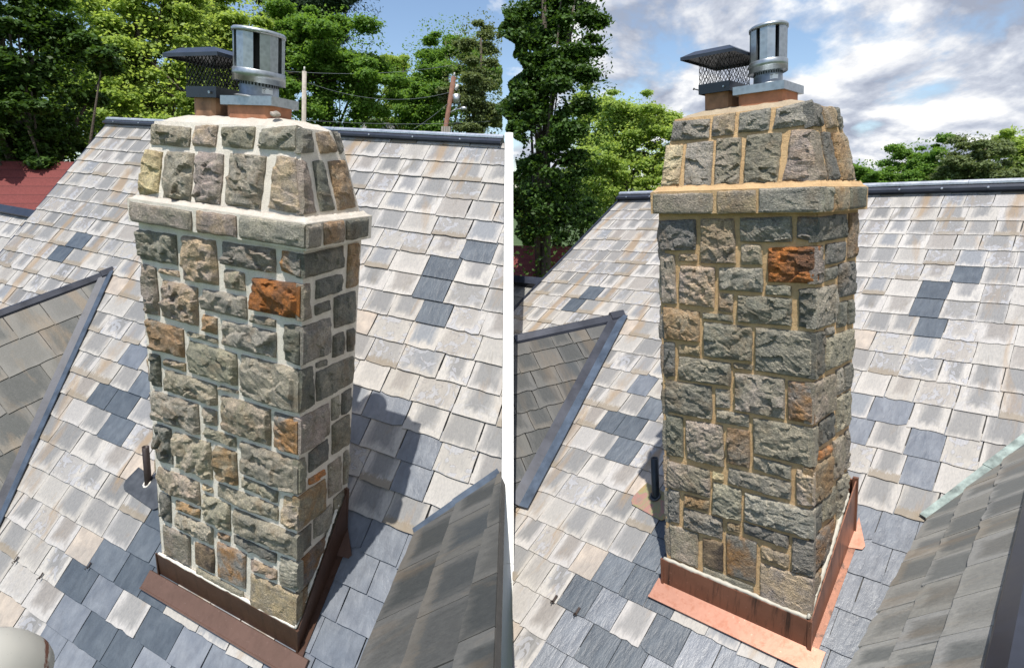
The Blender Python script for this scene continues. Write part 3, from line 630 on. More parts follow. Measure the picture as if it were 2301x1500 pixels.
def stone(S, root, quad, n, kind, seed, corner=None, relief=1.0):
    """rock-faced stone: quad = TL, TR, BR, BL in the wall plane; corner = 'r' or 'l' side that turns the chimney's corner"""
    r = np.random.default_rng(seed); TL, TR, BR, BL = [np.asarray(p, float) for p in quad]
    wd = np.linalg.norm(TR-TL); hg = np.linalg.norm(TL-BL); dr = nrm(TR-TL)
    if corner == 'r': TR = TR+dr*.016; BR = BR+dr*.016
    if corner == 'l': TL = TL-dr*.016; BL = BL-dr*.016
    ins = (.0052 if S.key == 'L' else .0015)*S.u; dv = nrm(BL-TL)
    TL, TR, BR, BL = TL+dr*ins+dv*ins, TR-dr*ins*(0 if corner == 'r' else 1)+dv*ins, BR-dr*ins*(0 if corner == 'r' else 1)-dv*ins, BL+dr*ins*(0 if corner == 'l' else 1)-dv*ins
    if corner == 'l': TL = TL-dr*ins
    nu = int(min(44, max(9, wd/.0075/S.u))); nv = int(min(38, max(8, hg/.0075/S.u)))
    s, t = np.meshgrid(np.linspace(0, 1, nu+1), np.linspace(0, 1, nv+1))
    x = 2*s-1; y = 2*t-1; kk = .035
    x2 = x*np.sqrt(1-kk*y*y/1.) if corner is None else x; y2 = y*np.sqrt(1-kk*x*x/1.)
    s2, t2 = (x2+1)/2, (y2+1)/2
    nz = smooth_noise(seed, 7, 1.0); nz2 = smooth_noise(seed+5, 9, 1.0)
    wd, hg = wd/S.u, hg/S.u; X, Y = s*wd, t*hg
    js = (nz(X*45, Y*45)*.004+nz2(X*150, Y*150)*.0018)/wd; jt = (nz2(X*45, Y*45)*.004+nz(X*150, Y*150)*.0018)/hg
    if corner == 'r': js = js*(1-s)
    if corner == 'l': js = js*s
    s2 = s2+js; t2 = t2+jt
    P = (TL[None, None]*((1-s2)*(1-t2))[..., None]+TR[None, None]*(s2*(1-t2))[..., None]+BR[None, None]*(s2*t2)[..., None]+BL[None, None]*((1-s2)*t2)[..., None])
    dl = X if corner != 'l' else X*0+9; dR = wd-X if corner != 'r' else X*0+9
    de = np.minimum(np.minimum(dl, dR), np.minimum(Y, hg-Y))
    e = np.clip(de/.011, 0, 1)**.5
    m = min(wd, hg); amp = min(.060, .30*m)*relief
    # split face: patches, each a tilted plane of its own, meeting at sharp broken steps
    ns_ = int(4+wd*hg*230); sxy = np.c_[r.uniform(-.02, wd+.02, ns_), r.uniform(-.02, hg+.02, ns_)]; ang = r.uniform(-.9, .9)
    wx, wy = nz(X*55, Y*55)*.012, nz2(X*55, Y*55)*.012
    hp = r.uniform(0, 1, ns_)*amp*.24; gr = r.normal(size=(ns_, 2))*.18*relief
    cxm, cym = wd/2, hg/2; best = np.full_like(X, 1e9); f = np.zeros_like(X)
    for q in range(ns_):
        dx, dy = X+wx-sxy[q, 0], Y+wy-sxy[q, 1]; u_, v_ = dx*np.cos(ang)+dy*np.sin(ang), -dx*np.sin(ang)+dy*np.cos(ang)
        dist_ = (u_*.75)**2+(v_*1.3)**2; fq = hp[q]+gr[q, 0]*dx+gr[q, 1]*dy; f = np.where(dist_ < best, fq, f); best = np.minimum(best, dist_)
    dome = np.clip(1-((X-cxm)/(wd*.62))**2-((Y-cym)/(hg*.62))**2, 0, 1); f = f*.9+dome*amp*.20
    for _ in range(int(2+r.integers(0, 3)+wd*hg*30)):      # chips struck off the arrises
        cx, cy = r.uniform(0, 1)*wd, r.choice([0., 1.])*hg; rx_, ry_ = r.uniform(.02, .07), r.uniform(.012, .035)
        dx, dy = X-cx, Y-cy
        f = f-r.uniform(.006, .018)*relief*np.clip(1-(dx/rx_)**2-(dy/ry_)**2, 0, 1)**.5
    f = np.clip(f, -.004, .023*max(relief, .3))
    fine = nz(X*120, Y*110)*.0035+nz2(X*60, Y*75)*.004
    h = .006+e*(.008+f+fine*relief)
    if corner: h = np.where((s > .93 if corner == 'r' else s < .07), np.clip(h, .004, .016), h)
    h = h*S.u
    P = P+n[None, None]*h[..., None]
    verts = P.reshape(-1, 3); W1 = nu+1
    idx = lambda i, j: i*W1+j
    faces = [(idx(i, j), idx(i, j+1), idx(i+1, j+1), idx(i+1, j)) for i in range(nv) for j in range(nu)]
    ring = [idx(0, j) for j in range(nu+1)]+[idx(i, nu) for i in range(1, nv+1)]+[idx(nv, j) for j in range(nu-1, -1, -1)]+[idx(i, 0) for i in range(nv-1, 0, -1)]
    nb = len(verts); back = verts[ring]-n*(h.reshape(-1)[ring]+.03)[:, None]
    verts = np.vstack([verts, back]); L = len(ring)
    faces += [(ring[i], nb+i, nb+(i+1) % L, ring[(i+1) % L]) for i in range(L)]
    c1, c2 = COLS[kind]; j = r.uniform(.82, 1.18)*np.array([1, r.uniform(.97, 1.02), r.uniform(.92, 1.06)])
    if kind in ('gr',): c1 = np.array(c1)
    c1 = [*(np.array(c1)*j), 1]; c2 = [*(np.array(c2)*j), 1]
    mesh_obj('stone', verts, faces, M['stone'], root, smooth=False, cols={'c1': [c1]*len(verts), 'c2': [c2]*len(verts)})
def mortar_face(q, n, seed, amp=.004, nu=40, nv=70):
    nz = smooth_noise(seed, 9, 1.)
    s, t = np.meshgrid(np.linspace(0, 1, nu+1), np.linspace(0, 1, nv+1))
    TL, TR, BR, BL = q
    P = (TL*((1-s)*(1-t))[..., None]+TR*(s*(1-t))[..., None]+BR*(s*t)[..., None]+BL*((1-s)*t)[..., None])
    P = P+n*(nz(s*70, t*120)*amp*.7)[..., None]
    f = [(i*(nu+1)+j, i*(nu+1)+j+1, (i+1)*(nu+1)+j+1, (i+1)*(nu+1)+j) for i in range(nv) for j in range(nu)]
    return P.reshape(-1, 3), f
def chimney(S, label):
    left = S.key == 'L'; mort = M['mortarL'] if left else M['mortarR']
    root = thing('stone_chimney', label, 'chimney', S.r(-.5, .1))
    c = S.c; XL, XR, YF, YB = -1.005, -.03, .02, .535
    ZT, ZB0, ZB1, ZC1 = 2.31, 2.322, 2.438, 2.83
    off = -.001 if left else -.003
    # mortar body: front and right faces uneven, the hidden two plain
    core = MB()
    q = [c(XL, YF, ZT+.02), c(XR, YF, ZT+.02), c(XR, YF, -.1), c(XL, YF, -.1)]; core.add(*mortar_face([p+S.nf*off for p in q], S.nf, 1))
    q = [c(XR, YF, ZT+.02), c(XR, YB, ZT+.02), c(XR, YB, -.1), c(XR, YF, -.1)]; core.add(*mortar_face([p+S.nr*off for p in q], S.nr, 2))
    core.prism([c(XL, YF+.004, -.3), c(XR-.006, YF+.006, -.3), c(XR-.006, YB, -.3), c(XL, YB, -.3)], [c(XL, YF+.004, ZT+.02), c(XR-.006, YF+.006, ZT+.02), c(XR-.006, YB, ZT+.02), c(XL, YB, ZT+.02)])
    core.build('mortar_core', mort, root, smooth=True)
    sd = 100
    for kind, q, cn in parse(FRONT): stone(S, root, [c(x, YF, z) for x, z in q], S.nf, kind, sd, 'r' if cn else None, 1. if min(z for _, z in q) > .27 else .15); sd += 1
    for kind, q, cn in parse(RIGHT): stone(S, root, [c(XR, max(y, YF-.0) if cn else y, z) for y, z in q], S.nr, kind, sd, 'l' if cn else None, .5); sd += 1
    # left and back faces, out of the photograph: plain coursed stones
    for zi in range(9):
        z0 = .22+zi*.23
        for (a0, a1) in ((0, .48), (.5, 1)) if zi % 2 else ((0, .3), (.32, 1)):
            yy = lambda t: YB+(YF-YB)*t
            stone(S, root, [c(XL, yy(a0), z0+.21), c(XL, yy(a1), z0+.21), c(XL, yy(a1), z0), c(XL, yy(a0), z0)], nrm(-S.nr), 'gdt'[zi % 3] if zi % 4 else 'gt', 900+zi*3, None, .6)
    # projecting band
    yb0, yb1, xb0, xb1 = -.015, .565, -1.03, .005
    bc = MB().prism([c(xb0, yb0, ZB0), c(xb1, yb0, ZB0), c(xb1, yb1, ZB0), c(xb0, yb1, ZB0)], [c(xb0, yb0, ZB1), c(xb1, yb0, ZB1), c(xb1, yb1, ZB1), c(xb0, yb1, ZB1)])
    bc.build('band_bed', mort, root)
    for kind, q, cn in parse(BANDF): stone(S, root, [c(max(x, xb0), yb0, z) for x, z in q], S.nf, kind, sd, 'r' if cn else None, .18); sd += 1
    for kind, q, cn in parse(BANDR): stone(S, root, [c(xb1, max(y, yb0), z) for y, z in q], S.nr, kind, sd, 'l' if cn else None, .18); sd += 1
    # tapering cap
    K = .22; cy = lambda z: .03+K*(z-2.438); cx = lambda z: -.04-K*(z-2.438); cxl = lambda z: -1.0+(.12)*(z-2.438); cyb = lambda z: .53-K*(z-2.438)
    nf = nrm(np.cross(S.ax, S.az+K*S.ay)); nf = nf if nf @ S.nf > 0 else -nf
    nr_ = nrm(np.cross(S.ay, S.az-K*S.ax)); nr_ = nr_ if nr_ @ S.nr > 0 else -nr_
    z0, z1 = ZB1-.01, 2.825
    ring = lambda z, d: [c(cxl(z)+d, cy(z)+d, z), c(cx(z)-d, cy(z)+d, z), c(cx(z)-d, cyb(z)-d, z), c(cxl(z)+d, cyb(z)-d, z)]
    cc = MB(); cc.add(*mortar_face([ring(z1, 0)[0]+nf*off, ring(z1, 0)[1]+nf*off, ring(z0, 0)[1]+nf*off, ring(z0, 0)[0]+nf*off], nf, 7, .004, 40, 16))
    cc.add(*mortar_face([ring(z1, 0)[1]+nr_*off, ring(z1, 0)[2]+nr_*off, ring(z0, 0)[2]+nr_*off, ring(z0, 0)[1]+nr_*off], nr_, 8, .004, 24, 16))
    cc.prism(ring(z0, .006), ring(z1, .006)); cc.build('cap_bed', mort, root, smooth=True)
    for kind, q, cn in parse(CAPF): stone(S, root, [c(x, cy(z), z) for x, z in q], nf, kind, sd, 'r' if cn else None); sd += 1
    for kind, q, cn in parse(CAPR): stone(S, root, [c(cx(z), max(y, cy(z)) if cn else y, z) for y, z in q], nr_, kind, sd, 'l' if cn else None, .5); sd += 1
    # mortar wash on the band, uneven
    def strip(p0, p1, q0, q1, up, seed, n=46):
        nz = smooth_noise(seed, 8, 1.); v = []; f = []
        for i in range(n+1):
            t = i/n; a = p0+(p1-p0)*t; b = q0+(q1-q0)*t; w1 = nz(t*60, 0)*.003; w2 = nz(t*80, 3)*.006
            v += [a+up*.001, a+(b-a)*.15+up*(.004+w1*.6), a+(b-a)*.6+up*(.011+w1), b+up*(.026+w2), b]
        for i in range(n):
            for j in range(4): f.append((i*5+j, i*5+j+1, i*5+5+j+1, i*5+5+j))
        return v, f
    hz = nrm(S.az); ws = MB()
    ws.add(*strip(c(xb0, yb0+.005, ZB1), c(xb1-.003, yb0+.005, ZB1), c(-1.0, cy(z0)-.012, ZB1), c(cx(z0)+.012, cy(z0)-.012, ZB1), hz, 31))
    ws.add(*strip(c(xb1-.005, yb0+.004, ZB1), c(xb1-.005, yb1, ZB1), c(cx(z0)+.012, cy(z0)-.012, ZB1), c(cx(z0)+.012, cyb(z0), ZB1), hz, 32))
    ws.build('mortar_wash', M['crown'] if left else mort, root, smooth=True)
    # crown: domed mortar on top
    nz = smooth_noise(61, 9, 1.); nn = 28; vs = []; fs = []
    zt = 2.82
    for i in range(nn+1):
        for j in range(nn+1):
            s, t = i/nn, j/nn
            e = min(min(s, 1-s)/.22, min(t, 1-t)/.3, 1.)
            z = zt-.004+.05*(1-(1-e)**2)+nz(s*40, t*30)*.006*min(1, e*2+.15)
            x = cxl(zt)+.006+(cx(zt)-cxl(zt)-.012)*s; y = cy(zt)+.004+(cyb(zt)-cy(zt))*t; vs.append(c(x, y, z))
    for i in range(nn):
        for j in range(nn): a = i*(nn+1)+j; fs.append((a, a+nn+1, a+nn+2, a+1))
    vs2 = [vs[i*(nn+1)] for i in range(nn+1)]+[vs[nn*(nn+1)+j] for j in range(1, nn+1)]
    b = len(vs); lo = [p-hz*.035 for p in vs2]; vs += lo; ids = [i*(nn+1) for i in range(nn+1)]+[nn*(nn+1)+j for j in range(1, nn+1)]
    for i in range(len(ids)-1): fs.append((ids[i], ids[i+1], b+i+1, b+i))
    mesh_obj('mortar_crown', vs, fs, M['crown'] if left else M['crownR'], root, smooth=True)
    # flue tiles
    def tile(x0, x1, y0, y1, z0, z1, mat):
        def rr(z, d):
            k = .03-d*.5; out = []
            for (x, y, sx, sy) in ((x0+d, y0+d, 1, 1), (x1-d, y0+d, -1, 1), (x1-d, y1-d, -1, -1), (x0+d, y1-d, 1, -1)):
                arc = [(x+sx*k, y), (x+sx*k*.3, y+sy*k*.3), (x, y+sy*k)]
                out += [c(px_, py_, z) for px_, py_ in (arc[::-1] if sx*sy > 0 else arc)]
            return out
        m = MB(); o0, o1, i0, i1 = rr(z0, 0), rr(z1, 0), rr(z0, .022), rr(z1, .022); n = len(o0); m.v = o0+o1+i1+i0
        for k in range(3):
            for i in range(n): m.f.append((k*n+i, k*n+(i+1) % n, (k+1)*n+(i+1) % n, (k+1)*n+i))
        m.build('flue_tile', mat, root)
    TX = dict(t1=(-.815, -.645, .19, .37) if left is False else (-.785, -.635, .19, .36), t2=(-.59, -.315, .18, .37) if left is False else (-.575, -.32, .18, .36))
    tile(*TX['t1'], 2.83, 2.955, M['clay2']); tile(*TX['t2'], 2.83, 2.925, M['clay'])
    # copper flashing
    cop, cop2, seal = (M['copL'], M['copLa'], M['sealL']) if left else (M['copR'], M['copRa'], M['sealR'])
    hF, hB = .20, .36
    xl, xr = -1.025, 0.
    r = S.r
    def sheet(name, pts, n, th, mat): return MB().prism(pts, [p+n*th for p in pts]).build(name, mat, root)
    yb_ = .70
    sheet('front_pan', [r(xl, 0, -.02), r(xr, 0, -.02), r(xr, 0)+S.az*hF, r(xl, 0)+S.az*hF], S.nf, .006, cop)
    sheet('side_pan', [r(xr, 0, -.02), r(xr, yb_, -.02), r(xr, yb_)+S.az*hB, r(xr, 0)+S.az*hF], S.nr, .006, cop)
    MB().bar(r(xr+.002, 0, -.01)+S.nf*.004, r(xr+.002, 0)+S.az*(hF+.004)+S.nf*.004, .018, .018, S.nf).build('corner_seam', cop, root)
    MB().bar(r(xl, 0, -.01)+S.nf*.003, r(xl, 0)+S.az*(hF+.004)+S.nf*.003, .014, .014, S.nf).build('corner_seam', cop, root)
    MB().bar(r(xr-.002, yb_, -.01), r(xr-.002, yb_)+S.az*(hB+.01), .026, .02, S.nf).build('back_fold', cop, root)
    MB().box(r(xl, yb_, -.02), S.ax*(xr-xl-.01), S.m2*.008, S.az*hB).build('back_pan', cop, root)
    ap = [r(xl-.05, .03, .036), r(xl-.05, -.088, .038), r(.085, -.088, .038), r(.085, .03, .036)]
    MB().prism([p-S.N*.02 for p in ap], ap).build('apron', cop2, root)
    MB().bar(ap[1], ap[2], .012, .012, S.N).build('apron_hem', cop2, root)
    fl = [r(0., .0, .027), r(.045, .0, .027), r(.045, yb_+.02, .027), r(0., yb_+.02, .027)]
    MB().prism([p-S.N*.004 for p in fl], fl).build('side_flange', cop, root)
    tr = [r(.0, yb_-.10, .034), r(.085, yb_-.085, .034), r(.095, yb_-.06, .034), r(.0, yb_+.10, .034)]
    MB().prism([p-S.N*.004 for p in tr], tr).build('corner_tab', cop2, root)
    nz = smooth_noise(77, 8, 1.)
    def bead(p, q, n, rad, seed):
        k = 40; MB().tube([p+(q-p)*(i/k)+n*.006+S.az*nz(i*.9, seed)*.012 for i in range(k+1)], [rad*(1+.5*nz(i*1.7, seed+4)) for i in range(k+1)], 6).build('sealant_bead', seal, root, smooth=True)
    bead(r(xl+.01, 0)+S.az*(hF+.004)-S.nf*.008, r(xr-.02, 0)+S.az*(hF+.004)-S.nf*.008, S.nf*.0, .012, 1)
    bead(r(xr-.012, 0.)+S.az*(hF+.01), r(xr-.014, .60)+S.az*(hB+.0), S.nr*.0, .012, 5)
    return root, TX

def flue_caps(S, TX, which):
    """wire-mesh rain cap on the small tile and the louvred steel vent on the big one"""
    c = S.c; up = nrm(S.az); sx = np.linalg.norm(S.ax)
    x0, x1, y0, y1 = TX['t1']; x0 -= .012; x1 += .012; y0 -= .012; y1 += .012
    root = thing('rain_cap', which['cap'], 'chimney cap', c((x0+x1)/2, (y0+y1)/2, 2.94))
    rect = lambda z, d: [c(x0-d, y0-d, z), c(x1+d, y0-d, z), c(x1+d, y1+d, z), c(x0-d, y1+d, z)]
    b = MB(); o, t, ti, bi = rect(2.945, .004), rect(2.995, .004), rect(2.995, -.004), rect(2.945, -.004); b.v = o+t+ti+bi
    for k in range(3):
        for i in range(4): b.f.append((k*4+i, k*4+(i+1) % 4, (k+1)*4+(i+1) % 4, (k+1)*4+i))
    b.build('clamp_band', M['black'], root)
    # expanded-metal sides: zig-zag strands
    zb, zt = 2.995, 3.135
    for (p, q) in ((V(x0, y0), V(x1, y0)), (V(x1, y0), V(x1, y1)), (V(x1, y1), V(x0, y1)), (V(x0, y1), V(x0, y0))):
        m = MB(); nc, nrow = 8, 8; dz = (zt-zb)/nrow
        for i in range(nc+1):
            for sgn in (-1, 1):
                pts = []
                for j in range(nrow+1):
                    s = (i+.5*sgn*(j % 2))/nc
                    s = min(max(s, 0), 1); g = p+(q-p)*s; pts.append(c(g[0], g[1], zb+dz*j))
                for a_, b_ in zip(pts[:-1], pts[1:]): m.tube([a_, b_], .0019*sx, 3, False)
        m.build('wire_mesh', M['mesh'], root)
    # lid: flat top with bent-down edges, thin sheet
    lx0, lx1, ly0, ly1 = x0-.075, x1+.075, y0-.07, y1+.07
    zl = 3.135
    outer = [(lx0, ly0), (lx1, ly0), (lx1, ly1), (lx0, ly1)]
    inner = [(lx0+.06, ly0+.05), (lx1-.06, ly0+.05), (lx1-.06, ly1-.05), (lx0+.06, ly1-.05)]
    top = [c(x, y, zl+.026) for x, y in inner]; edge = [c(x, y, zl-.004) for x, y in outer]; hem = [c(x, y, zl-.020) for x, y in outer]
    cen = [c((lx0+lx1)/2, (ly0+ly1)/2, zl+.030)]
    lid = MB(); lid.v = cen+top+edge+hem
    for i in range(4):
        j = (i+1) % 4; lid.f += [(0, 1+i, 1+j), (1+i, 5+i, 5+j, 1+j), (5+i, 9+i, 9+j, 5+j)]
    lo = lid.build('lid', M['black'], root); sm = lo.modifiers.new('sheet', 'SOLIDIFY'); sm.thickness = .003
    MB().tube([c(x0-.004, y0+.03, 2.968), c(x0-.05, y0+.02, 2.982)], .0035*sx, 6).tube([c(x0-.05, y0+.02, 2.982), c(x0-.056, y0+.019, 2.984)], .0075*sx, 6).build('clamp_screw', M['mesh'], root)
    MB().tube([c(x1-.03, y0-.004, 2.968), c(x1-.03, y0-.014, 2.968)], .006*sx, 6).build('clamp_bolt', M['galv'], root)
    # vent
    vc = ((TX['t2'][0]+TX['t2'][1])/2-.003, (TX['t2'][2]+TX['t2'][3])/2)
    root2 = thing('rooftop_vent', which['vent'], 'vent cap', c(vc[0], vc[1], 2.925))
    C0 = c(vc[0], vc[1], 0); zu = np.linalg.norm(S.az); Z = lambda z: z*zu
    X = nrm(S.ax-(S.ax @ up)*up)
    a0, a1, b0, b1 = TX['t2']; a0 -= .014; a1 += .014; b0 -= .014; b1 += .014
    rp = lambda z: [c(a0, b0, z), c(a1, b0, z), c(a1, b1, z), c(a0, b1, z)]
    MB().prism(rp(2.915), rp(2.955)).build('cover_plate', M['galv'], root2)
    R = .106*sx*(.86 if S.key == 'L' else 1.)
    # nest the plate: low cone up to the pipe
    MB().lathe(C0, up, [(R*1.02, Z(2.955)), (R*.80, Z(2.966)), (R*.78, Z(3.045))], 40, X).build('pipe', M['galv'], root2, True)
    MB().lathe(C0, up, [(R*.78, Z(3.03)), (R*1.055, Z(3.028)), (R*1.06, Z(3.02)), (R*1.06, Z(3.072)), (R*1.03, Z(3.075)), (R*.6, Z(3.076))], 48, X).build('collar', M['galv'], root2, True)
    MB().lathe(C0, up, [(R*.62, Z(3.07)), (R*.62, Z(3.235))], 32, X).build('inner_pipe', M['galvd'], root2, True)  # near-black colour carries the shade between the vanes
    nv = 6
    Y = np.cross(up, X)
    for k in range(nv):
        a = 2*math.pi*(k+.27)/nv; hw = 2*math.pi/nv*.365
        dirn = lambda t: X*math.cos(t)-Y*math.sin(t)
        # shallow V panel with a folded flange at both ends
        pr = [(a-hw*.80, R*.80), (a-hw, R*.985), (a, R*1.0), (a+hw, R*.985), (a+hw*.80, R*.80)]
        lo_ = [C0+up*Z(3.073)+dirn(t)*q for t, q in pr]; hi_ = [C0+up*Z(3.235)+dirn(t)*q for t, q in pr]
        m = MB(); m.v = lo_+hi_; m.f = [(i, i+1, 6+i, 5+i) for i in range(4)]
        vo = m.build('vane', M['galv'], root2); vo.modifiers.new('sheet', 'SOLIDIFY').thickness = .003
    MB().lathe(C0, up, [(.001, Z(3.226)), (R*1.02, Z(3.226)), (R*1.06, Z(3.224)), (R*1.07, Z(3.237)), (R*1.0, Z(3.244)), (.001, Z(3.250))], 48, X).build('top_disc', M['galv'], root2, True)
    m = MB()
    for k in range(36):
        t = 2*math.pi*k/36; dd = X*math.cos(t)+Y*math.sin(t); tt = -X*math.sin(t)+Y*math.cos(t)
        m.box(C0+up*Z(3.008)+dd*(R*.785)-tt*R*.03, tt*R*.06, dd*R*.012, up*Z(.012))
    m.build('air_slots', M['galvd'], root2)  # raised near-black boxes, the openings' shade painted as colour
    # paper label with a printed heading, wrapped on the pipe towards the right
    view = nrm(CAM-C0-up*Z(3.0)); view = nrm(view-(view @ up)*up); rgt = np.cross(up, view); rgt = rgt if rgt @ S.ax > 0 else -rgt
    cyl = lambda t, z, rr_: C0+up*Z(z)+(view*math.cos(t)+rgt*math.sin(t))*rr_
    m = MB(); N_ = 6
    for i in range(N_):
        t0, t1 = .13+i*.6/N_, .13+(i+1)*.6/N_
        m.add([cyl(t0, 2.978, R*.80), cyl(t1, 2.978, R*.80), cyl(t1, 3.002, R*.80), cyl(t0, 3.002, R*.80)], [(0, 1, 2, 3)])
    lb = m.build('paper_label', M['label'], root2)
    m = MB()
    for (t0, t1, z0_, z1_) in ((.15, .34, 2.9965, 3.0), (.50, .70, 2.998, 3.0), (.16, .20, 2.990, 2.993), (.23, .28, 2.990, 2.993), (.16, .30, 2.9855, 2.9865), (.16, .30, 2.982, 2.983)):
        m.add([cyl(t0, z0_, R*.806), cyl(t1, z0_, R*.806), cyl(t1, z1_, R*.806), cyl(t0, z1_, R*.806)], [(0, 1, 2, 3)])
    m.build('printed_lines', M['ink'], lb)

def roof_bits(S, lab):
    up = nrm(S.az); P = S.r(-1.444, .515, .02)
    root = thing('vent_pipe', lab['pipe'], 'pipe', P)
    rad = .027 if S.key == 'L' else .024; H = S.az*(.30 if S.key == 'L' else .30)
    m = MB(); m.lathe(P-up*.03, up, [(rad, 0), (rad, np.linalg.norm(H)+.03), (rad*.72, np.linalg.norm(H)+.03), (rad*.70, np.linalg.norm(H)-.06), (.001, np.linalg.norm(H)-.06)], 20)
    m.build('pipe', M['pipeL'] if S.key == 'L' else M['pipeR'], root, True)
    pl = [(-1.62, .47), (-1.615, .43), (-1.59, .405), (-1.29, .37), (-1.265, .39), (-1.255, .43), (-1.27, .545), (-1.58, .59)]
    MB().prism([S.r(a, b, .022) for a, b in pl], [S.r(a, b, .030) for a, b in pl]).build('flashing_plate', M['lead'] if S.key == 'L' else M['iris'], root)
    nz = smooth_noise(5, 6, 1.); m = MB(); xx = nrm(S.ax); yy = np.cross(S.N, xx)
    m.tube([P+S.N*.012+(xx*math.cos(t)+yy*math.sin(t)*1.2)*(rad*1.15) for t in np.linspace(0, 6.283, 22)], [.008+.004*nz(t*3, 1) for t in range(22)], 6, False)
    m.build('sealant_ring', M['sealL'] if S.key == 'L' else M['lead'], root, True)
    for i, (a, b) in enumerate(lab['guards']):
        q = S.r(a, b, .03); g_ = thing('snow_guard', lab['guard'][i], 'snow guard', q, 'snow guards on the lower courses')
        d1 = nrm(S.m2); x = nrm(S.ax)
        MB().box(q-x*.007-d1*.008, x*.014, d1*.05, S.N*.004).build('strap', M['hook'], g_)
        MB().tube([q+S.N*.004, q+S.N*.018-d1*.003, q+S.N*.022-d1*.012, q+S.N*.010-d1*.018], .0035, 6).build('hook', M['hook'], g_, True)

def divider_wall():
    """white wall standing in for the divider strip between the two roof views, its top following the steeper slope"""
    root_b = W((0, 1.5, 3.)); root = thing('divider_wall', 'low white wall standing in for the divider strip between the two slate roofs', 'wall', root_b)
    pts = []
    for b in np.linspace(-1.2, RIDGE_B, 40):
        # point of the left roof on the seam plane
        a = (-.03-(S_ := SL.r(0, b))[0])/SL.ax[0]; p = SL.r(a, b); pts.append(p)
    y = np.array([p[1] for p in pts]); z = np.array([p[2] for p in pts])
    sel = y > .55; y, z = y[sel], z[sel]
    x0, x1 = -.03-WALLT/2+.001, -.03+WALLT/2-.001
    top = .10
    m = MB(); lo = 1.6
    prof = [(y[0], z[0]+top)]+[(y[-1], z[-1]+top)]+[(y[-1], 0.02), (y[0], 0.02)]
    m.prism([V(x0+.006, a, b) for a, b in prof], [V(x1-.006, a, b) for a, b in prof]); m.build('wall', M['white'], root)
    L = math.hypot(y[-1]-y[0], z[-1]-z[0]); n = max(3, int(L/.75))
    for i in range(n):
        t0, t1 = i/n, (i+1)/n-.004/L
        A = V(0, y[0]+(y[-1]-y[0])*t0, z[0]+(z[-1]-z[0])*t0+top); B_ = V(0, y[0]+(y[-1]-y[0])*t1, z[0]+(z[-1]-z[0])*t1+top)
        h = .03
        MB().prism([V(x0-.004, *A[1:]), V(x1+.004, *A[1:]), V(x1+.004, A[1], A[2]+h*.8), V(-.03, A[1], A[2]+h), V(x0-.004, A[1], A[2]+h*.8)], [V(x0-.004, *B_[1:]), V(x1+.004, *B_[1:]), V(x1+.004, B_[1], B_[2]+h*.8), V(-.03, B_[1], B_[2]+h), V(x0-.004, B_[1], B_[2]+h*.8)]).build('coping', M['white'], root)

# ---------------------------------------------------------------- build both houses
TXT = dict(
 L=dict(roof='pale weathered slate main roof behind the chimney with whitish mortar', wing='low slate roof strip beyond the left edge, below the red roof', dl='dark grey slate dormer slope at the far left edge of the picture', dr='shaded slate dormer slope to the lower right of the whitish-mortared chimney',
        ch='rough stone chimney with whitish grey mortar joints and dark brown copper base', cap='black mesh rain cap seen from the side, against green leaves', vent='round galvanised louvred vent against green trees',
        pipe='short dark brown vent pipe with white sealant ring left of the chimney', guards=[(-2.10, -.36), (-1.83, -.36), (-1.52, -.15)], guard=['small snow guard hook on the pale slate at the far left', 'small snow guard hook at the top of the pale slate among blue slates', 'small snow guard hook between blue slates, nearest the brown copper apron']),
 R=dict(roof='pale weathered slate main roof behind the chimney with orange-tan mortar', wing='shaded low slate roof strip beside the dark tree, next to the white wall', dl='dark grey slate dormer slope beside the white party wall, right of it', dr='grey slate dormer slope at the lower right edge of the picture with green patina valley',
        ch='rough stone chimney with orange-tan mortar joints and bright copper apron', cap='dark mesh rain cap with its underside showing against clouds', vent='round galvanised louvred vent standing against the cloudy sky',
        pipe='short blue-black vent pipe on a heat-tinted copper plate left of the chimney', guards=[(-1.72, -.36), (-1.50, -.36)], guard=['small snow guard hook beside the white party wall', 'small snow guard hook above a pale slate among blue slates']))
for S in (SL, SR):
    t = TXT[S.key]
    rr = thing('slate_roof', t['roof'], 'roof', S.r(-1.8, 0)); main_roof(S, rr)
    rw = thing('slate_roof', t['wing'], 'roof', S.r(-5.2, 1.5)); side_wing(S, rw)
    dormer_left(S, t['dl']); dormer_right(S, t['dr'])
    _, TX = chimney(S, t['ch']); flue_caps(S, TX, t); roof_bits(S, t)
divider_wall()

# mortar crumb on the left crown
q = SL.c(-.28, .16, 2.868); r_ = np.random.default_rng(3); vs = []; 
for i in range(7):
    for j in range(8):
        th = math.pi*i/6; ph = 2*math.pi*j/8; rad = 1+r_.uniform(-.25, .25)
        vs.append(q+(nrm(SL.ax)*math.sin(th)*math.cos(ph)*.034+nrm(SL.ay)*math.sin(th)*math.sin(ph)*.02+nrm(SL.az)*(math.cos(th)*.014+.012))*rad)
fs = [(i*8+j, i*8+(j+1) % 8, (i+1)*8+(j+1) % 8, (i+1)*8+j) for i in range(6) for j in range(8)]
tag(mesh_obj('mortar_crumb', vs, fs, M['beige'], smooth=False), 'small tan chip of mortar lying on the pale chimney crown', 'chip')

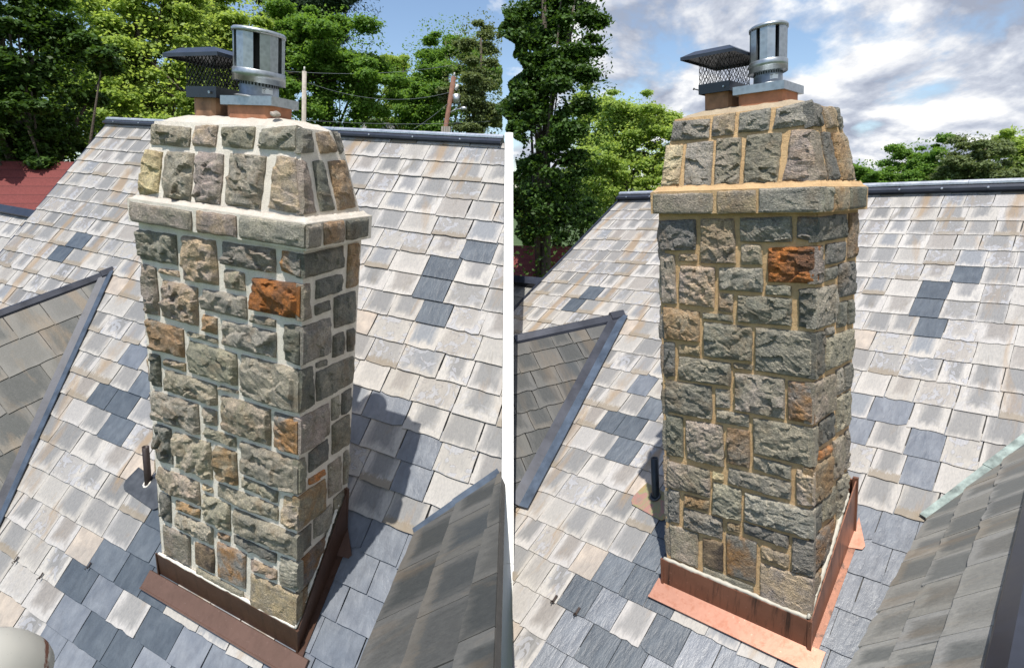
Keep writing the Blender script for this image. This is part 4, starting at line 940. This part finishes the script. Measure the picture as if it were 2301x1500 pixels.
# rusty dome at the lower left
Rd = .112; Q = at(-38, 1512, 2.0); upd = nrm(SL.N*.5+nrm(SL.az)*.5)
dm = thing('roof_vent_dome', 'worn white painted metal vent dome with rust in the lower left corner', 'roof vent', Q-upd*.22)
MB().lathe(Q-upd*.06, upd, [(Rd*.96, -.02), (Rd, 0), (Rd*1.0, .012), (Rd*.96, .05), (Rd*.86, .088), (Rd*.68, .122), (Rd*.42, .145), (Rd*.15, .153), (.001, .154)], 48).build('dome', M['dome'], dm, True)
MB().lathe(Q-upd*.06, upd, [(Rd*.55, -.35), (Rd*.55, .02)], 24).build('neck', M['dome'], dm, True)

# ---------------------------------------------------------------- trees
def tree(name, label, cx, cy, rx, ry, dist, mat, n, leaf, seed, xlim=None, clumps=26, csize=.34, group=None, ymin=-140, ymax=760, conifer=False, tops=None):
    clumps = int(clumps*3.2); csize *= .62; r = np.random.default_rng(seed); C = at(cx, cy, dist); k = (CW.T @ (C-CAM))[2]/FPX; RX, RY = rx*k, ry*k; RD = (RX+RY)/2*.75
    right = V(1, 0, 0); up = V(0, 0, 1); fw = V(0, 1, 0)
    # crown: a few big uneven lobes, each carrying many small leaf clumps on its outside
    nl = max(8, clumps//6); lob = []
    while len(lob) < nl:
        p = r.uniform(-1, 1, 3)
        if not .3 < np.linalg.norm(p) < .95: continue
        if conifer: p[:2] *= 1-.5*(p[2]+1)/2
        lob.append(p)
    lob = np.array(lob); lob[:, 1] += lob[:, 2]*.7; LC = C+lob*V(RX, RD, RY)*.74
    lr = r.uniform(.32, .60, nl)*min(RX, RY)*(1.25 if max(RX, RY) > 1.8*min(RX, RY) else 1.)
    li = r.choice(nl, clumps, p=lr**2/np.sum(lr**2)); dl = r.normal(size=(clumps, 3))+V(0, -.35, .25); dl /= np.linalg.norm(dl, axis=1)[:, None]
    CC = LC[li]+dl*(lr[li]*r.uniform(.45, 1.15, clumps))[:, None]
    cr = r.uniform(.45, 1.3, clumps)*csize*min(RX, RY)*.72
    base = V(C[0], C[1], 0); root = thing(name, label, 'tree', base, group)
    m = MB(); tr0 = .018*(C[2]+RY)*.55+.06
    top = C+up*RY*.55
    bend = r.normal(size=2)*.2
    pts = [base+(top-base)*t+V(bend[0]*math.sin(t*3), bend[1]*math.sin(t*3), 0) for t in np.linspace(0, 1, 8)]
    m.tube(pts, [tr0*(1-.8*t) for t in np.linspace(0, 1, 8)], 10); m.build('trunk', M['bark'], root, True)
    m = MB()
    for i in range(0, clumps, 7):
        qx = CW.T @ (CC[i]-CAM); qx = PPX+FPX*qx[0]/qx[2]
        if xlim and not (xlim[0]+40 < qx < xlim[1]-40): continue
        t = r.uniform(.45, .9); s0 = base+(top-base)*t; e0 = CC[i]; mid = (s0+e0)/2+up*abs(r.normal())*.15
        m.tube([s0, mid, mid+(e0-mid)*.9], [tr0*.32, tr0*.2, tr0*.06], 6)
    m.build('limbs', M['bark'], root, True)
    n = int(n*2.4); leaf *= .56; ci = r.choice(clumps, n, p=cr**2/np.sum(cr**2))
    d = r.normal(size=(n, 3)); d /= np.linalg.norm(d, axis=1)[:, None]
    rad = r.uniform(.35, 1., n)**.6*(1+.22*r.normal(size=n))
    pos = CC[ci]+d*(rad*cr[ci])[:, None]*V(1.35, 1.2, .62)
    nf_ = int(n*.05); sc_ = r.normal(size=(nf_, 3)); sc_ /= np.linalg.norm(sc_, axis=1)[:, None]; sc_ *= (r.uniform(.2, 1, nf_)**.5)[:, None]
    sc_[:, 1] += sc_[:, 2]*.75; pos[:nf_] = C+sc_*V(RX, RD, RY)*1.0      # loose leaves between the clumps
    q = CW.T @ (pos-CAM).T; X = PPX+FPX*q[0]/q[2]; Y = PPY+FPX*q[1]/q[2]
    ok = (X > -120) & (X < 2420) & (Y > ymin) & (Y < ymax)
    if xlim: ok &= (X > xlim[0]-22*np.sin(Y/31.)-10*np.sin(Y/9.)) & (X < xlim[1])
    pos = pos[ok]; d = d[ok]; n = len(pos)
    nn = d*.5+r.normal(size=(n, 3))*.55+V(0, 0, .95); nn /= np.linalg.norm(nn, axis=1)[:, None]
    t1 = np.cross(nn, r.normal(size=(n, 3))); t1 /= np.linalg.norm(t1, axis=1)[:, None]; t2 = np.cross(nn, t1)
    sz = leaf*r.uniform(.6, 1.35, n)[:, None]; asp = .62 if not conifer else .28
    vv = np.empty((n, 4, 3)); vv[:, 0] = pos-t1*sz; vv[:, 1] = pos+t2*sz*asp-nn*sz*.12; vv[:, 2] = pos+t1*sz; vv[:, 3] = pos-t2*sz*asp-nn*sz*.12
    me = bpy.data.meshes.new('crown'); me.vertices.add(n*4); me.vertices.foreach_set('co', (vv.reshape(-1, 3)-base).ravel())
    me.loops.add(n*4); me.loops.foreach_set('vertex_index', np.arange(n*4)); me.polygons.add(n); me.polygons.foreach_set('loop_start', np.arange(n)*4); me.polygons.foreach_set('loop_total', np.full(n, 4))
    me.update(calc_edges=True); me.materials.append(mat)
    a = me.attributes.new('lc', 'FLOAT', 'POINT'); cl = np.repeat(np.clip(r.normal(.5, .27, n), 0, 1), 4); a.data.foreach_set('value', cl)
    o = bpy.data.objects.new('crown', me); COL.objects.link(o); o.parent = root
    return root
LX, RX_ = (-200, 1128), (1147, 2500)
GL, GR = 'trees behind the left roof', 'trees behind the right roof'
tree('maple_tree', 'tall dark shaded tree at the far left above the red roof', 20, 170, 165, 330, 15, M['leafD'], 60000, .085, 1, LX, 60, .27, GL)
tree('maple_tree', 'low dark leafy tree just above the red roof on the left', 90, 310, 130, 100, 15.5, M['leafD'], 26000, .09, 35, LX, 34, .34, GL)
tree('leafy_tree', 'broad light green tree beside the tall dark tree on the left', 320, 160, 190, 250, 26, M['leafL'], 52000, .13, 2, LX, 64, .25, GL)
tree('leafy_tree', 'bright green tree behind the mesh rain cap on the left', 490, 120, 140, 210, 31, M['leafL'], 34000, .14, 3, LX, 44, .28, GL)
tree('leafy_tree', 'light green lower tree filling the gap left of the mesh rain cap', 300, 265, 170, 90, 34, M['leafL'], 24000, .14, 31, LX, 40, .34, GL)
tree('leafy_tree', 'sunlit green tree low behind the left mesh rain cap', 500, 235, 120, 90, 37, M['leafL'], 18000, .15, 32, LX, 30, .36, GL)
tree('pine_tree', 'dark pine crown rising behind the left vent cap', 710, 0, 150, 170, 40, M['leafP'], 34000, .20, 4, LX, 34, .26, GL, conifer=True)
tree('maple_tree', 'full green maple between the left vent cap and the blue sky', 735, 195, 155, 195, 30, M['leafM'], 44000, .13, 5, LX, 40, .28, GL)
tree('leafy_tree', 'pale green slender tree in the gap under the blue sky', 895, 235, 70, 120, 42, M['leafL'], 14000, .15, 6, LX, 18, .38, GL)
tree('maple_tree', 'large green tree behind the leaning utility pole', 1005, 190, 125, 170, 38, M['leafM'], 34000, .14, 7, LX, 34, .30, GL)
tree('birch_tree', 'greyish green tree right of the leaning utility pole', 1082, 195, 90, 180, 29, M['leafG'], 32000, .11, 8, LX, 26, .32, GL)
tree('shrub_tree', 'low dark green tree in the shade behind the flue tiles on the left', 590, 265, 90, 70, 34, M['leafM'], 12000, .13, 9, LX, 18, .4, GL)
tree('shrub_tree', 'low wide green shrub above the left ridge by the grey house', 920, 285, 160, 35, 46, M['leafM'], 8000, .14, 10, LX, 16, .8, GL)
tree('maple_tree', 'tall dark tree overhanging the left end of the right roof', 1215, 200, 165, 430, 15, M['leafD'], 80000, .085, 11, RX_, 60, .25, GR)
tree('leafy_tree', 'light green tree between the dark tree and the right chimney', 1405, 365, 155, 165, 26, M['leafL'], 44000, .12, 12, RX_, 38, .28, GR)
tree('maple_tree', 'low dark leafy tree under the tall dark tree on the right roof side', 1235, 500, 130, 120, 17, M['leafD'], 26000, .09, 33, RX_, 34, .34, GR)
tree('shrub_tree', 'low light green shrub just behind the left end of the right ridge', 1400, 470, 150, 90, 30, M['leafL'], 18000, .13, 34, RX_, 34, .36, GR)
tree('leafy_tree', 'yellow-green tree top showing behind the dark tree on the right', 1330, 275, 70, 95, 31, M['leafL'], 9000, .13, 13, RX_, 18, .36, GR)
tree('shrub_tree', 'small green tree just right of the right chimney above the ridge', 1955, 425, 65, 68, 40, M['leafM'], 12000, .15, 14, RX_, 26, .36, GR)
tree('maple_tree', 'rounded dark green tree above the right ridge', 2085, 405, 92, 95, 42, M['leafM'], 20000, .15, 15, RX_, 34, .32, GR)
tree('birch_tree', 'greyish green tree above the right ridge', 2205, 390, 88, 98, 36, M['leafG'], 20000, .12, 16, RX_, 34, .32, GR)
tree('leafy_tree', 'light green tree at the right edge of the picture', 2305, 380, 80, 100, 44, M['leafL'], 18000, .15, 17, RX_, 32, .32, GR)
tree('shrub_tree', 'low wide shrub between the small tree and the rounded tree on the right', 2010, 440, 90, 30, 52, M['leafM'], 5000, .16, 18, RX_, 12, .8, GR)

# ---------------------------------------------------------------- far houses, poles and wires
def gable_house(name, label, c, d1, w, dpt, hw, hr, wall, roof, ground=0.):
    """c: ridge centre; d1: ridge direction; w along the ridge, dpt across"""
    root = thing(name, label, 'house', V(c[0], c[1], ground)); d1 = nrm(V(d1[0], d1[1], 0)); d2 = V(-d1[1], d1[0], 0); u = V(0, 0, 1); zr = c[2]; ze = zr-hr
    b = [V(c[0], c[1], 0)+d1*sx*w/2+d2*sy*dpt/2 for sx, sy in ((-1, -1), (1, -1), (1, 1), (-1, 1))]
    m = MB(); lo = [p+u*ground for p in b]; hi = [p+u*ze for p in b]; m.prism(lo, hi)
    for s in (-1, 1):
        e = V(c[0], c[1], 0)+d1*s*w/2; m.add([e-d2*dpt/2+u*ze, e+d2*dpt/2+u*ze, e+u*zr], [(0, 1, 2)])
    m.build('wall', wall, root)
    for s in (-1, 1):
        R0, R1 = V(c[0], c[1], zr)-d1*(w/2+.3), V(c[0], c[1], zr)+d1*(w/2+.3); f = 1.12
        E0_, E1_ = R0+d2*s*dpt/2*f-u*hr*f, R1+d2*s*dpt/2*f-u*hr*f
        MB().prism([R0, R1, E1_, E0_], [p+u*.12 for p in (R0, R1, E1_, E0_)]).build('roof_slope', roof, root)
    for s in (-1, 1):
        wc = V(c[0], c[1], 0)+d2*s*(dpt/2+.02)
        for t in (-.3, .0, .3):
            p = wc+d1*t*w+u*(ze-1.9)
            wi = MB().box(p-d1*.45, d1*.9, d2*s*.05, u*1.3).build('window', M['siding'], root)
            MB().box(p-d1*.38+d2*s*.051+u*.07, d1*.76, d2*s*.02, u*1.16).build('pane', M['glass'], wi)
    return root
gable_house('red_roofed_house', 'house with a red shingle roof under the tall dark tree on the left', at(60, 378, 13.5), (1, .25), 7.5, 6, 3, 2.6, M['brick'], M['redroof'])
gable_house('red_roofed_house', 'red roof glimpsed under the dark tree beside the white wall', at(1090, 560, 16), (1, -.2), 5.2, 5, 3, 2.2, M['brick'], M['redroof'])
gable_house('grey_roofed_house', 'far house with a grey shingle roof above the left ridge', at(895, 268, 44), (1, -.3), 4.6, 3.4, 3, 1.5, M['siding'], M['greyroof'])
gable_house('grey_roofed_house', 'far white gabled house just left of the whitish-mortared chimney top', at(322, 258, 48), (.25, 1), 5, 4, 3, 1.6, M['siding'], M['greyroof'])
def pole(label, top, foot, dist, rad, mat, lamp=False):
    A = at(*top, dist); Fp = at(*foot, dist); d = nrm(A-Fp); G = Fp-d*(Fp[2]/d[2]); 
    root = thing('utility_pole', label, 'utility pole', G)
    MB().tube([G, A], [rad*1.25, rad], 12).build('pole', mat, root, True)
    MB().tube([A, A+d*.16], [.04, .03], 8).build('insulator', M['siding'], root, True)
    if lamp:
        k = dist/FPX; s = lambda f, x, y: A+(G-A)*f*0+V(x*k, -.05, -y*k)
        MB().tube([s(0, 4, 34), s(0, 5, 50)], .16, 10).build('transformer', M['alu'], root, True)
        MB().tube([s(0, 8, 16), s(0, 3, 26)], .07, 8).build('fuse_bracket', M['siding'], root, True)
        MB().tube([s(0, -9, 69), s(0, 2, 63), s(0, 14, 61)], .035, 8).tube([s(0, 13, 61), s(0, 25, 61)], [.07, .10], 8).build('lamp_arm', M['alu'], root, True)
    return A
pA = pole('pale grey wooden pole standing right of the left vent cap', (684, 160), (683, 250), 26, .085, M['woodg'])
pB = pole('leaning brown utility pole with transformer and street lamp arm', (1020, 172), (1001, 290), 27, .105, M['wood'], True)
def wire(label, p, q, sag):
    pts = [p+(q-p)*t-V(0, 0, 1)*sag*4*t*(1-t) for t in np.linspace(0, 1, 14)]
    tag(MB().tube(pts, .008, 5).build('cable', M['wire']), label, 'cable', 'overhead cables')
wire('uppermost overhead cable crossing the maple on the left', at(640, 160, 26), at(1040, 142, 30), .25)
wire('overhead cable in front of the maple, sagging to the pale pole', at(684, 183, 26), at(1020, 205, 27), .5)
wire('lowest thick overhead cable just above the left ridge', at(684, 270, 26), at(1125, 271, 27), .15)
wire('sloping guy cable running down left from the leaning pole', at(1010, 230, 26.9), at(930, 290, 26.9), .05)
bx = at(1000, 284, 25.5); rt = thing('slatted_box', 'small grey slatted box below the leaning pole', 'box', bx-V(0, 0, .6))
for i in range(4): MB().box(bx+V(-.20+i*.1, 0, -.9), V(.085, 0, 0), V(0, .3, 0), V(.04, 0, .9)).build('slat', M['woodg'], rt)
